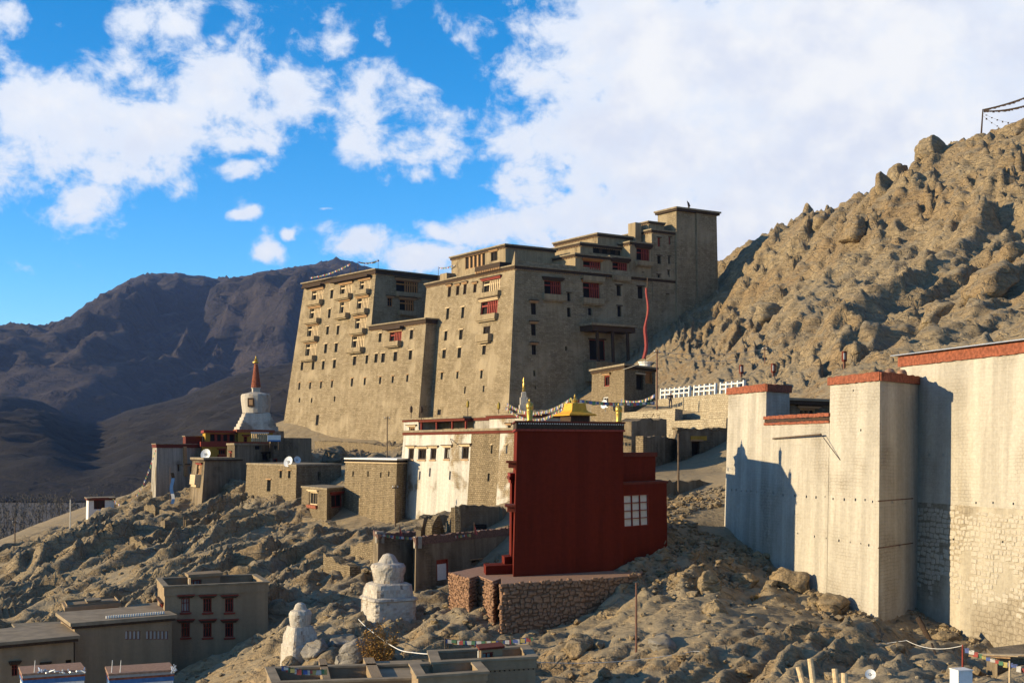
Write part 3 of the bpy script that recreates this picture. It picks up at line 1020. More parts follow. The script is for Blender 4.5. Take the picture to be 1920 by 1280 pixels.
def palace():
    a, b = Vector((-.628, .778)), Vector((.75, .661))
    nl = Vector((-.778, -.628))
    C = Vector((-31.9, 300.0))
    m = .108
    z1 = CZ + 40.9
    # left wing
    U = Block(PAL, [C + a * 33.5, C, C + b * 26, C + a * 33.5 + b * 26], z1, CZ - 6, [m, 0, 0, .12], 'palace', 'outer_wing_wall')
    zA = CZ + 27.5
    o = nl * m * (z1 - zA)
    C2 = C + o
    A = Block(PAL, [C2 + a * 0.0, C2 - a * 22.5, C2 - a * 22.5 + b * 9, C2 + b * 9], zA, CZ - 8, [m, 0.01, 0, 0], 'palace', 'annexe_wall')
    zA_ = zA
    st = ('annexe', 1.1, 1.3, .55)
    for r in [(258, 318, 322, 375), (246, 420, 306, 480), (232, 520, 293, 582), (222, 622, 282, 692), (420, 285, 486, 340), (418, 382, 472, 450), (532, 262, 590, 315), (516, 362, 580, 425), (506, 475, 568, 538), (486, 578, 556, 645)]:
        window(U, 0, crect(c1, *r), 'balcony', 'palewood', 'dark', 'wood', 5, st)
    window(A, 0, crect(c1, 702, 555, 770, 610), 'balcony', 'redwood', 'dark', 'wood', 5, st)
    seam = 598
    for (x, y, w, h) in [(372, 340, 16, 48), (358, 450, 14, 50), (348, 547, 14, 45), (407, 545, 14, 50), (337, 650, 16, 52), (397, 645, 16, 50), (202, 750, 14, 48), (265, 748, 14, 45), (323, 745, 14, 48), (387, 738, 16, 48), (502, 720, 18, 50),
                         (572, 712, 14, 48), (625, 705, 18, 50), (665, 703, 20, 52), (735, 695, 20, 52), (821, 687, 18, 52), (648, 588, 16, 50), (827, 570, 18, 52),
                         (186, 865, 10, 40), (248, 862, 10, 38), (310, 858, 10, 38), (373, 853, 10, 38), (487, 843, 12, 45), (560, 838, 11, 40), (648, 832, 11, 40), (720, 827, 11, 40), (803, 820, 11, 40)]:
        window(U if x < seam - 22 else A, 0, cwin(c1, x, y, w, h), 'slit', lintel='palewood' if y < 760 else 'wood')
    for (x, y, w, h) in [(187, 945, 8, 26), (257, 945, 8, 26), (388, 937, 8, 30), (289, 1058, 16, 58)]:
        window(U, 0, cwin(c1, x, y, w, h), 'slit', lintel=None)
    window(U, 1, crect(c1, 740, 265, 865, 330), 'balcony', 'orangewood', 'dark', 'wood', 6, ('annexe', 1.0, .8, .5))
    window(U, 1, crect(c1, 760, 372, 842, 435), 'balcony', 'orangewood', 'dark', 'wood', 4, ('annexe', 1.0, .8, .5))
    window(U, 1, crect(c1, 690, 360, 718, 410), 'win', 'orangewood', 'dark', 'wood', 1)
    for B in (U, A):
        B.make()
    crown(U, (0, 1), .3, .85, .7)
    crown(A, (0, 1), .3, .85, .7)
    # projecting roof hoods over the balcony columns
    for x0, x1, y in ((385, 490, 262), (490, 598, 240), (225, 330, 295)):
        s0, s1, q0, q1 = U.faces[0].rect(*crect(c1, x0, y - 4, x1, y + 4))
        mb = MB()
        U.faces[0].box(mb, s0, s1, z1 - .5, z1 - .04, .05, 1.3)
        mb.build('roof_hood', M['twigs'], PAL)
    s0, s1, q0, q1 = A.faces[0].rect(*crect(c1, 690, 500, 790, 508))
    mb = MB()
    A.faces[0].box(mb, s0, s1, zA - .6, zA - .04, .05, 1.3)
    mb.build('roof_hood', M['twigs'], PAL)

    # main block and everything stepped up behind it
    Cn = Vector((.65, 259.0))
    ua, vb = Vector((-.553, .833)), Vector((.833, .553))

    def P(u, v):
        return tuple(Cn + ua * u + vb * v)

    def blk(u0, u1, v0, v1, z1, z0, bat=0.0, mat='palace', nm='wall'):
        return Block(PAL, [P(u1, v0), P(u0, v0), P(u0, v1), P(u1, v1)], CZ + z1, CZ + z0, bat, mat, nm)
    N = blk(0, 36, 0, 43.5, 36.3, -6, [.098, .062, 0, 0], 'palace', 'main_wall')
    for (x, y, w, h) in [(216, 405, 20, 65), (270, 397, 20, 60), (317, 388, 20, 65), (382, 382, 20, 55)]:
        window(N, 0, cwin(c2, x, y, w, h), 'win', 'darkwood', 'dark', 'wood', 1)
    window(N, 0, crect(c2, 432, 328, 543, 405), 'balcony', 'palewood', 'dark', 'redwood', 6, ('annexe', 1.0, .8, .6))
    window(N, 0, crect(c2, 420, 465, 528, 550), 'balcony', 'redwood', 'dark', 'palewood', 6, ('annexe', 1.2, .9, .5))
    window(N, 0, crect(c2, 436, 628, 480, 680), 'win', 'darkwood', 'dark', None, 1, ('annexe', 1.5, 1.1, 1.1))
    for (x, y, w, h) in [(205, 548, 18, 70), (303, 540, 18, 70), (193, 690, 18, 60), (291, 682, 22, 62), (182, 808, 22, 55), (281, 800, 22, 65), (441, 782, 22, 58)]:
        window(N, 0, cwin(c2, x, y, w, h), 'slit')
    for (x, y, w, h) in [(167, 950, 14, 45), (268, 945, 12, 45), (424, 940, 14, 52)]:
        window(N, 0, cwin(c2, x, y, w, h), 'slit', lintel='wood')
    for (x, y, w, h) in [(317, 1042, 10, 45), (438, 1033, 10, 42), (150, 1185, 22, 35)]:
        window(N, 0, cwin(c2, x, y, w, h), 'slit', lintel=None)
    # shaded side
    window(N, 1, crect(c2, 832, 335, 942, 422), 'balcony', 'redwood', 'dark', 'darkwood', 5, ('annexe', 1.2, .8, .6))
    for (x, y, w, h) in [(762, 515, 32, 75), (762, 650, 30, 75), (765, 780, 28, 65)]:
        window(N, 1, cwin(c2, x, y, w, h), 'win', 'darkwood', 'dark', 'wood', 1)
    for (x, y, w, h) in [(768, 932, 14, 38), (775, 1025, 10, 24), (992, 537, 24, 60), (974, 772, 14, 30), (1128, 533, 24, 48)]:
        window(N, 1, cwin(c2, x, y, w, h), 'slit', lintel=None)
    window(N, 1, crect(c3, 190, 605, 300, 708), 'balcony', 'redwood', 'dark', 'orangewood', 5, ('annexe', 1.2, .8, .5))
    for (x, y, w, h) in [(428, 657, 30, 70), (432, 795, 26, 70), (572, 670, 36, 80), (697, 572, 20, 50), (95, 700, 22, 55)]:
        window(N, 1, cwin(c3, x, y, w, h), 'slit', lintel='darkwood')
    # entrance
    window(N, 1, crect(c3, 232, 985, 335, 1120), 'door', 'redwood', 'dark', 'darkwood')
    N.make()
    crown(N, (0, 1), .3, .55, .5)
    f = N.faces[1]
    s0, s1, q0, q1 = f.rect(*crect(c3, 170, 905, 455, 955))
    mb = MB()
    f.box(mb, s0, s1, q1 - 1.1, q1, .0, 4.2)
    hood = mb.build('porch_roof', M['darkwood'], PAL)
    mb = MB()
    f.box(mb, s0 - .3, s1 + .3, q1 + .003, q1 + .45, .0, 4.6)
    mb.build('coping', M['coping'], hood)
    for fr in (.15, .5, .85):
        s = s0 + (s1 - s0) * fr
        mb = MB()
        f.box(mb, s - .25, s + .25, q1 - 7.5, q1 - 1.1, 3.3, 3.8)
        mb.build('porch_column', M['darkwood'], hood)
    mb = MB()
    f.box(mb, s0 + .6, s1 - .6, q1 - 11.5, q1 - 7.55, -.2, 4.3)
    mb.build('porch_platform', M['stone'], PAL)
    # P: tall bay, P2 and U blocks
    blocks = []
    Pb = blk(0, 22, 15.1, 24.4, 40.0, 35.2, 0, 'annexe')
    window(Pb, 1, crect(c3, 190, 462, 308, 562), 'balcony', 'redwood', 'dark', 'orangewood', 5, ('annexe', 1.1, .8, .5))
    P2 = blk(.15, 14, 24.45, 29.7, 40.2, 35.2, 0, 'annexe')
    window(P2, 1, crect(c3, 385, 470, 485, 560), 'balcony', 'redwood', 'dark', 'darkwood', 5, ('annexe', 1.0, .8, .4))
    U4 = blk(0.05, 10, 29.75, 35.75, 43.8, 35.2, 0, 'annexe')
    window(U4, 1, crect(c3, 545, 378, 632, 460), 'balcony', 'redwood', 'dark', 'darkwood', 5, ('annexe', 1.0, .8, .4))
    window(U4, 1, cwin(c3, 590, 543, 18, 22), 'slit', lintel=None)
    U2 = blk(3.0, 16, 18.6, 29.6, 43.0, 40.0, 0, 'annexe')
    window(U2, 1, crect(c3, 255, 362, 470, 418), 'plain', 'darkwood', 'dark', 'wood', 3)
    U3 = blk(0.1, 11.5, 35.8, 42.45, 47.0, 20, [0, .03, 0, 0], 'palace')
    for (x, y, w, h) in [(697, 335, 20, 60), (768, 325, 15, 50), (697, 452, 24, 55), (764, 455, 14, 50), (695, 572, 20, 45), (760, 545, 14, 45), (752, 712, 14, 60)]:
        window(U3, 1, cwin(c3, x, y, w, h), 'slit', pane='redwood' if y < 340 else 'dark', lintel='darkwood')
    U3b = blk(4, 20, 24, 34, 45.6, 40, 0, 'annexe')
    U1 = blk(8, 30, 2.9, 15.6, 41.9, 36.9, 0, 'annexe')
    window(U1, 0, crect(c2, 318, 150, 448, 248), 'plain', 'wood', 'dark', 'wood', 4)
    window(U1, 0, crect(c2, 485, 145, 528, 205), 'win', 'darkwood', 'dark', 'wood', 1)
    T = blk(-.35, 6.0, 42.5, 48.0, 52.3, 14, [.01, .02, 0, 0], 'palace', 'tower_wall')
    T2 = blk(-.8, 6.0, 48.05, 54.0, 52.3, 14, [0, .02, .01, 0], 'palace', 'tower_wall')
    for B in (Pb, P2, U4, U2, U3, U3b, U1, T, T2):
        B.make()
    for B in (Pb, P2, U4, U2, U3, U3b, U1):
        crown(B, (0, 1), .3, .45, .45)
    mb = MB().prism([P(6.4, 42.0), P(-1.0, 42.0), P(-1.3, 54.5), P(6.4, 54.5)], CZ + 52.304, CZ + 52.75)
    mb.build('eaves', M['twigs'], PAL)
    mb = MB().prism([P(6.6, 41.8), P(-1.2, 41.8), P(-1.6, 54.7), P(6.6, 54.7)], CZ + 52.754, CZ + 53.1)
    mb.build('coping', M['coping'], PAL)
    ch = blk(3, 5.5, 33.6, 35.3, 49.4, 45, 0, 'annexe', 'chimney')
    ch.make()
    ch2 = blk(2, 8, 36.5, 41, 49.3, 47.5, 0, 'annexe', 'roof_room')
    ch2.make()
    crown(ch2, (0, 1), .25, .3, .3)
    ch3 = blk(28.5, 31.5, .8, 3.2, 38.8, 37.0, 0, 'annexe', 'roof_room')
    ch3.make()
    # carved gallery roof strip above the upper lit balcony
    s0, s1, q0, q1 = N.faces[0].rect(*crect(c2, 405, 232, 565, 268))
    mb = MB()
    N.faces[0].box(mb, s0, s1, CZ + 37.2, CZ + 38.2, -2.0, .9)
    mb.build('gallery_roof', M['twigs'], PAL)
    mb = MB()
    k = 14
    for j in range(k):
        s = s0 + (s1 - s0) * (j + .5) / k
        N.faces[0].box(mb, s - .15, s + .15, CZ + 36.75, CZ + 37.18, .52, .85)
    mb.build('beam_ends', M['wood'], PAL)
    mb = MB().hexa([(*P(7, 0.1), CZ + 37.16), (*P(0.3, .1), CZ + 37.16), (*P(0.3, 2.6), CZ + 37.16), (*P(7, 2.6), CZ + 37.16), (*P(1.5, .1), CZ + 37.3), (*P(0.3, .1), CZ + 40.0), (*P(0.3, 1.2), CZ + 38.4), (*P(1.5, 1.2), CZ + 37.3)])
    mb.build('parapet', M['annexe'], PAL)
    return P, U, A, N


PP, PU, PA, PN = palace()
# ------------------------------------------------------------------ the cream fort walls
FC, FL = Vector((21.0, 73.0)), Vector((15.5, 93.0))


def on_line(px, A, B):
    k = (px - 960) / F
    d = B - A
    t = (k * A.y - A.x) / (d.x - k * d.y)
    return A + d * t


def stones_on(face, s0, s1, z0, z1, cw, ch, parent, mat, name='stone', seed=1, proud=.05, limit=300, vis=None, edge=None, gap=.03, wild=.1):
    """coursed rubble: every stone an uneven lump with its own outline; the first 'limit' in view are parts, the rest one stuff part"""
    rnd = random.Random(seed)
    protos = []
    for k in range(7):
        r2 = random.Random(seed * 10 + k)
        vs, fs = [], []
        ring_ = 8
        out = []
        for i in range(ring_):
            t = 2 * math.pi * i / ring_ + r2.uniform(-.14, .14)
            c, s = math.cos(t), math.sin(t)
            q = .5 / max(abs(c), abs(s)) * r2.uniform(.88, 1.0)
            q = min(q, .62)
            out.append((c * q, s * q))
        for (d, sc) in ((0.0, 1.0), (.6, .96), (1.0, .72)):
            for (x, y) in out:
                vs.append((x * sc, y * sc, d + (r2.uniform(-.12, .12) if d > .5 else 0)))
        vs.append((r2.uniform(-.1, .1), r2.uniform(-.1, .1), 1.1))
        for b in (0, 1):
            for i in range(ring_):
                j = (i + 1) % ring_
                fs.append((b * ring_ + i, b * ring_ + j, (b + 1) * ring_ + j, (b + 1) * ring_ + i))
        for i in range(ring_):
            fs.append((2 * ring_ + i, 2 * ring_ + (i + 1) % ring_, 3 * ring_))
        protos.append((vs, fs))
    items = []
    z = z0
    while z < z1:
        hh = ch * rnd.uniform(.75, 1.25)
        s = s0 - rnd.uniform(0, cw)
        while s < s1:
            ww = cw * rnd.uniform(.6, 1.5) * (rnd.uniform(.6, 1.3) if wild > .2 else 1)
            items.append((s + ww / 2, z + hh / 2 + rnd.uniform(-wild, wild) * ch, ww - gap, hh * rnd.uniform(1 - wild, 1 + wild * .6) - gap, rnd.randrange(7), rnd.uniform(.6, 1.5) * proud, rnd.uniform(-wild, wild)))
            s += ww
        z += hh
    if edge:
        items = [it for it in items if edge(it[0], it[1])]
    seen = [it for it in items if vis is None or vis(*face.pt(it[0], it[1]))]
    sset = set(seen)
    seen.sort(key=lambda it: -it[2] * it[3])
    singles, rest = seen[:limit], seen[limit:] + [it for it in items if it not in sset]
    meshes = []
    org = ORG[parent.name]
    up = Vector(face.pt(0, 1)) - Vector(face.pt(0, 0))
    up.normalize()
    ee = Vector((face.e.x, face.e.y, 0))
    nn = ee.cross(up).normalized()
    rot = np.array([ee, up, nn]).T
    for vs, fs in protos:
        me = bpy.data.meshes.new('stone')
        me.from_pydata([tuple(rot @ np.array(v)) for v in vs], [], fs)
        me.materials.append(M[mat])
        meshes.append(me)
    from mathutils import Matrix
    R = Matrix([list(r) for r in rot]).to_4x4()
    mesh2 = []
    for vs, fs in protos:
        me = bpy.data.meshes.new('stone')
        me.from_pydata(vs, [], fs)
        uvl = me.uv_layers.new(name='UVMap')
        for li, l in enumerate(me.loops):
            v = me.vertices[l.vertex_index].co
            uvl.data[li].uv = (v.x + 7 * len(mesh2), v.y)
        me.materials.append(M[mat])
        mesh2.append(me)
    for (s, z, w, h, k, pr, ro) in singles:
        o = bpy.data.objects.new(name, mesh2[k])
        scene.collection.objects.link(o)
        o.parent = parent
        p = Vector(face.pt(s, z, -.01)) - org
        o.matrix_local = Matrix.Translation(p) @ R @ Matrix.Rotation(ro, 4, 'Z') @ Matrix.Diagonal((w, h, pr, 1))
    if rest:
        mb = MB()
        for (s, z, w, h, k, pr, ro) in rest:
            vs, fs = protos[k]
            p = Vector(face.pt(s, z, -.01))
            mb.add([p + ee * (v[0] * w) + up * (v[1] * h) + nn * (v[2] * pr) for v in vs], fs)
        o = mb.build('small_stones', M[mat], parent)
        o['kind'] = 'stuff'


def ragged_band(B, faces, z0, z1, out, mat, name, seed=0, jag=.04):
    """packed brushwood band with a bitten top edge, one strip per wall side"""
    for i in faces:
        f = B.faces[i]
        rnd = random.Random(seed + i)
        n = max(4, int(f.L / .25))
        mb = MB()
        vs, fs = [], []
        for k in range(n + 1):
            s = -out * .9 + (f.L + out * 1.8) * k / n
            j = rnd.uniform(-jag, jag)
            vs += [f.pt(s, B.z1 + z0 + rnd.uniform(-jag, jag) * .5, out), f.pt(s, B.z1 + z1 + j, out), f.pt(s, B.z1 + z1 + rnd.uniform(-jag, jag), -.35), f.pt(s, B.z1 + z0, -.05)]
        for k in range(n):
            a, b = 4 * k, 4 * k + 4
            fs += [(a, b, b + 1, a + 1), (a + 1, b + 1, b + 2, a + 2), (a + 2, b + 2, b + 3, a + 3), (a + 3, b + 3, b, a)]
        fs += [(0, 1, 2, 3), (4 * n + 3, 4 * n + 2, 4 * n + 1, 4 * n)]
        mb.add(vs, fs)
        mb.build(name, M[mat], B.par)


def fort():
    R = root('fort_wall', 'cream lime-washed fort with square bastions, red brushwood band and lower stretch between', 'fort', (20, 80, ground(18, 78)))
    d2 = Vector((.63, .777))
    zt = CZ + 3.85
    nb = Vector((-.964, -.265))
    def pl(px):
        return on_line(px, FC, FL)
    A = Block(R, LCR(pl(1366), pl(1437), pl(1437) + d2 * 3.4), zt, None, [.028, .0, 0, .03], 'fort', 'bastion_wall')
    Mw = Block(R, LCR(pl(1437), pl(1556.5), pl(1556.5) + d2 * 2.2), CZ + 1.55, None, [.028, 0, 0, 0], 'fort', 'curtain_wall')
    # keep the three lit faces flush: the lower one is moved out by the batter of the part it lacks
    o = nb * .028 * (zt - Mw.z1)
    Mw = Block(R, [tuple(Vector(p) + o) for p in Mw.plan], CZ + 1.55, None, [.028, 0, 0, 0], 'fort', 'curtain_wall')
    Rb = Block(R, LCR(pl(1556.5), pl(1650), pl(1650) + d2 * 5.8), zt, None, [.028, .01, 0, 0], 'fort', 'bastion_wall')
    rnd = random.Random(4)
    def putlogs(B, i, pts):
        for (x, y) in pts:
            s, z = B.faces[i].hit(x, y)
            r = rnd.uniform(.045, .09)
            B.holes[i].append((s - r, s + r, z - r, z + r, .25))
            mb = MB()
            B.faces[i].box(mb, s - r - .02, s + r + .02, z - r - .02, z + r + .02, -.3, -.25)
            mb.build('putlog_hole', M['dark'], R)
    row1 = lambda x: 918 + (x - 1357) * .0734
    row2 = lambda x: 998 + (x - 1490) * .175
    putlogs(A, 0, [(x, row1(x) + rnd.uniform(-2, 2)) for x in (1372, 1380, 1390, 1399, 1408, 1419, 1428)])
    putlogs(Mw, 0, [(x, row1(x) + rnd.uniform(-2, 2)) for x in (1450, 1468, 1490, 1512, 1530, 1547)])
    putlogs(Mw, 0, [(x, row2(x) + rnd.uniform(-2, 2)) for x in (1496, 1527, 1549)])
    putlogs(Rb, 0, [(x, row1(x) + rnd.uniform(-2, 2)) for x in (1562, 1583, 1604, 1622, 1636)])
    putlogs(Rb, 0, [(x, row2(x) + rnd.uniform(-2, 2)) for x in (1573, 1594, 1614, 1629)])
    putlogs(Rb, 0, [(1600, 732), (1614, 806)])
    putlogs(Rb, 1, [(1673, 941), (1697, 943), (1687, 1022)])
    for B in (A, Mw, Rb):
        B.make()
    for B, fs in ((A, (0, 1)), (Rb, (0, 1))):
        ragged_band(B, fs, .004, .5, .13, 'redband', 'brushwood_band', 3)
    ragged_band(Mw, (0,), .0, .16, .10, 'redband', 'brushwood_band', 5, .02)
    ragged_band(Mw, (0,), .19, .36, .06, 'darkwood', 'dark_gap_strip', 6, .02)  # dark strip filling the gap between the two red bands
    ragged_band(Mw, (0,), .40, .62, .13, 'redband', 'brushwood_band', 7, .03)
    for B in (A, Rb):
        mb = MB().prism(B.offset(-.3), B.z1 + .004, B.z1 + .47)
        mb.build('roof', M['roofmud'], R)
    # rubble left on the bastion roof
    for k, (px, Y) in enumerate(((1668, 75), (1690, 76.5), (1735, 78.6))):
        boulder_part(R, W(px, 0, Y).xy, Rb.z1 + .5, .35, k)
    # timber ties in the shaded flank
    for py in (939, 1027):
        s0, z = Rb.faces[1].hit(1647, py)
        s1, z2 = Rb.faces[1].hit(1712, py)
        mb = MB()
        Rb.faces[1].box(mb, s0 + .02, s1, z - .035, z + .035, -.04, .012)
        mb.build('timber_tie', M['brush'], R)
    # lodged pole with its stay under the curtain band
    f = Mw.faces[0]
    a = Vector(f.pt(*f.hit(1452, 822), .12))
    b = Vector(f.pt(*f.hit(1549, 814), .35))
    t = root('wall_bracket', 'thin wooden pole and stay lashed below the red band of the cream curtain wall', 'pole', b)
    MB().tube(a, b, .05, .06).build('pole', M['polewood'], t)
    c = Vector(f.pt(*f.hit(1576, 862), .03))
    MB().tube(b, c, .025, .025).build('stay', M['dcable'], t)
    # courtyard house inside
    Hs = root('courtyard_house', 'low dark house with flat roof tucked behind the lower fort wall', 'house', (*G(1500, 100), ground(*G(1500, 100))))
    Bh = Block(Hs, LCR(G(1440, 104), G(1462, 99), G(1600, 105)), Zp(757, 99), None, 0, 'mud')
    window(Bh, 1, (1500, 766, 1530, 782), 'win', 'wood', 'glass', 'wood', 2)
    Bh.make()
    Bh.slab('eaves', .004, .3, .35, 'twigs')
    Bh.slab('coping', .304, .5, .45, 'roofmud')
    # the long high wall to the right
    R2 = root('long_wall', 'tall cream rubble-stone wall under a thin tin roof edge beside the square bastion', 'wall', (26, 73, ground(26, 74)))
    E = Vector((.265, -.964))
    P0 = pl(1650) + d2 * 5.8 - E * 2.0
    Q0 = P0 + E * 22
    n2 = Vector((.964, .265)) * 5
    zt2 = CZ + 5.05
    zr = Face(P0, Q0, .03, zt2).hit(1850, 950)[1]
    Wl = Block(R2, [tuple(P0), tuple(Q0), tuple(Q0 + n2), tuple(P0 + n2)], zt2, zr, [.03, 0, 0, 0], 'fort')
    o2 = Vector((-.964, -.265)) * .03 * (zt2 - zr)
    Wb = Block(R2, [tuple(P0 + o2), tuple(Q0 + o2), tuple(Q0 + n2), tuple(P0 + n2)], zr, None, [.03, 0, 0, 0], 'fortlow')
    for (x, y) in [(1749, 943), (1770, 943), (1808, 944), (1830, 943), (1862, 942), (1900, 944), (1788, 1010), (1830, 1012), (1880, 1016), (1742, 852), (1768, 852), (1888, 1118), (1913, 1120)]:
        Wx = Wl if Wl.faces[0].hit(x, y)[1] > zr + .1 else Wb
        s, z = Wx.faces[0].hit(x, y)
        r = rnd.uniform(.05, .09)
        Wx.holes[0].append((s - r, s + r, z - r, z + r, .25))
        mb = MB()
        Wx.faces[0].box(mb, s - r - .02, s + r + .02, z - r - .02, z + r + .02, -.3, -.25)
        mb.build('putlog_hole', M['dark'], R2)
    Wl.make()
    Wb.make()
    ragged_band(Wl, (0,), .004, .62, .13, 'redband', 'brushwood_band', 9)
    mb = MB().prism([tuple(p) for p in Wl.offset(.45)], Wl.z1 + .67, Wl.z1 + .72)
    mb.build('tin_roof', M['tin'], R2)
    f = Wb.faces[0]
    def vis(x, y, z):
        px = 960 + F * x / y
        py = HZ - F * (z - CZ) / y
        return 1722 < px < 1921 and py < 1215
    def edge(s, z):
        # lime wash still covers ragged stretches higher up
        q = pnoise(np.array([s * .5]), np.array([z * .6]), 3)[0]
        return z < zr - .25 + q * .5 and (q > -.28 or z > zr - 2.2) and z > zr - 5.2 + q * 2.0
    def bottom(z):
        return z
    s_a, s_b = 0.4, 15.0
    stones_on(f, s_a, s_b, f.hit(1900, 1215)[1], zr, .44, .3, R2, 'limestone', seed=5, proud=.045, vis=vis, edge=edge, wild=.2)


def boulder_mesh(seed, size=(1, 1, 1), sub=3, rough=.22, cuts=5):
    import bmesh
    rnd = random.Random(seed)
    bm = bmesh.new()
    bmesh.ops.create_icosphere(bm, subdivisions=sub, radius=1.0)
    v = np.array([tuple(x.co) for x in bm.verts])
    for _ in range(cuts):
        n = np.array([rnd.gauss(0, 1) for _ in range(3)])
        n /= np.linalg.norm(n)
        d = rnd.uniform(.55, .85)
        h = v @ n - d
        v = v - np.outer(np.maximum(h, 0) * .92, n)
    for sc, am in ((1.3, rough), (3.0, rough * .4), (7.0, rough * .16)):
        q = v * sc + seed * 3.1
        k = pnoise(q[:, 0] + q[:, 2] * .7, q[:, 1] - q[:, 2] * .6, seed) + pnoise(q[:, 2], q[:, 0] + 5, seed + 1)
        v = v * (1 + am * .5 * k)[:, None]
    v = v * np.array(size)
    for x, c in zip(bm.verts, v):
        x.co = c
    return bm


def bm_object(name, bm, mat, loc, rz=0.0, parent=None, smooth=True, tilt=(0, 0)):
    me = bpy.data.meshes.new(name)
    bm.to_mesh(me)
    bm.free()
    if smooth:
        me.polygons.foreach_set('use_smooth', [True] * len(me.polygons))
    me.materials.append(mat)
    o = bpy.data.objects.new(name, me)
    scene.collection.objects.link(o)
    if parent is not None:
        o.parent = parent
        loc = Vector(loc) - ORG[parent.name]
    o.location = loc
    o.rotation_euler = (tilt[0], tilt[1], rz)
    return o


def boulder_part(par, xy, z, r, seed):
    return bm_object('loose_stone', boulder_mesh(seed, (r * 1.2, r, r * .7), 2), M['redtan'], (xy[0], xy[1], z + r * .3), seed, par)


fort()


# ------------------------------------------------------------------ the red temple on its terrace
def temple():
    C, Rr = Vector((.32, 77.5)), Vector((7.1, 81.7))
    zb = CZ - 7.75
    R = root('red_temple', 'tall plain red temple block with dark brushwood parapet on a stone terrace', 'temple', (3, 80, zb))
    L = C + Vector((-.025, 1)) * 7.0
    B = Block(R, [tuple(L), tuple(C), tuple(Rr), tuple(L + Rr - C)], CZ + 1.05, zb - 1.0, [.028, .012, .0, 0], 'redwall')
    B.make()
    B.slab('red_lip', .004, .12, .12, 'redwood')
    B.slab('brushwood_parapet', .124, .52, .06, 'twigs')
    B.slab('coping', .524, .62, .14, 'maroon')
    mb = MB()
    f = B.faces[1]
    for k in range(46):
        s = f.L * (k + .5) / 46
        f.box(mb, s - .035, s + .035, B.z1 + .42, B.z1 + .49, .06, .085)
    mb.build('white_studs', M['whitep'], R)
    # lower rooms at the right
    Bu = Block(R, LCR(G(1150, 88), G(1168.5, 84.2), G(1229, 87.0)), Zp(856, 84), zb - 1.5, 0, 'redwall', 'upper_annexe_wall')
    Bu.make()
    Bu.slab('coping', .004, .28, .12, 'maroon')
    Bl = Block(R, LCR(G(1150, 86), G(1167.5, 82.2), G(1250, 86.2)), Zp(908, 83), zb - 2, [0, .03, 0, 0], 'redwall', 'lower_annexe_wall')
    f = Bl.faces[1]
    s0, s1, z0, z1 = f.rect(1170, 927, 1216, 986)
    Bl.holes[1].append((s0, s1, z0, z1, .15))
    mb = MB()
    t = .045
    for k in range(4):
        s = s0 + (s1 - s0 - t) * k / 3
        f.box(mb, s, s + t, z0, z1, -.1, .0)
    for k in range(5):
        z = z0 + (z1 - z0 - t) * k / 4
        f.box(mb, s0 + .002, s1 - .002, z + .001, z + t, -.09, -.01)
    wd = mb.build('window', M['redwood'], R)
    for a in range(3):
        for b in range(4):
            mb = MB()
            f.box(mb, s0 + (s1 - s0) * a / 3 + .02, s0 + (s1 - s0) * (a + 1) / 3 - .0, z0 + (z1 - z0) * b / 4 + .02, z0 + (z1 - z0) * (b + 1) / 4, -.15, -.11)
            mb.build('pane', M['curtain'], wd)
    Bl.make()
    Bl.slab('coping', .004, .16, .1, 'maroon')
    # porch on the left flank
    pc = Vector(G(959, 80.5))
    Bp = Block(R, LCR(G(956, 82), G(959.5, 80.2), G(972, 81.2)), Zp(905, 80.5), zb - 1, .01, 'redwall', 'porch_wall')
    Bp.make()
    Bp.slab('porch_cornice', .004, .22, .1, 'redwood')
    Bp.slab('porch_cornice', .224, .42, .2, 'maroon')
    Bp.slab('porch_cornice', .424, .62, .14, 'redwood')
    mb = MB().prism([G(941, 81), G(946, 79.5), G(969, 80.4), G(966, 82)], zb - .2, zb + 1.0)
    mb.build('step', M['redwall'], R)
    mb = MB().prism([G(907, 80.2), G(911, 78.3), G(966, 79.2), G(964, 81)], zb - .6, zb + .55)
    mb.build('plinth', M['redwall'], R)
    for k, (y0, o) in enumerate(((868, 16), (955, 14))):
        mb = MB()
        f0 = B.faces[0]
        s, z = f0.hit(968.5, y0)
        f0.box(mb, 5.2, 6.6, z - .3, z, .0, .45)
        f0.box(mb, 5.0, 6.8, z + .003, z + .14, .0, .6)
        mb.build('window_hood', M['maroon'], R)
    # roof lantern with gilded roof
    o = Vector(G(1078, 87))
    zr = B.z1 + .05
    mb = MB().box((o.x, o.y, zr + .55), (1.5, 1.4, 1.1), .5)
    ln = mb.build('roof_lantern', M['darkwood'], R)
    mb = MB().lathe((o.x, o.y, zr + 1.1), [(1.5, 0), (1.52, .08), (1.0, .26), (.84, .38), (.74, .8), (.7, .85)], 4, .5 + math.pi / 4)
    mb.build('gilded_roof', M['goldpaint'], ln)
    mb = MB().lathe((o.x, o.y, zr + 1.93), [(.22, 0), (.17, .1), (.22, .2), (.15, .32), (.06, .4), (.09, .46), (.02, .65)], 10)
    mb.build('finial', M['gold'], ln)
    for px, Y, h in ((993, 78.6, 1.3), (1160, 81.6, 1.15)):
        c = W(px, 0, Y)
        mb = MB().lathe((c.x, c.y, B.z1 + .6), [(.2, 0), (.21, .08), (.18, .14), (.22, h * .5), (.18, h * .53), (.23, h * .6), (.23, h * .82), (.13, h * .9), (.05, h * .93), (.07, h), (.01, h * 1.1)], 12)
        t = mb.build('victory_banner', M['gold'], None, True, (c.x, c.y, B.z1 + .6))
        tag(t, 'gilt cylinder banner on the red temple roof, ' + ('next to the white house' if px < 1000 else 'next to the stone house terraces'), 'roof ornament', 'gilt banners on the red temple roof')
    # terrace with its two buttresses
    T = root('terrace', 'reddish rubble-stone terrace with stepped buttresses carrying the red temple', 'terrace', (*G(980, 76), zb - 3))
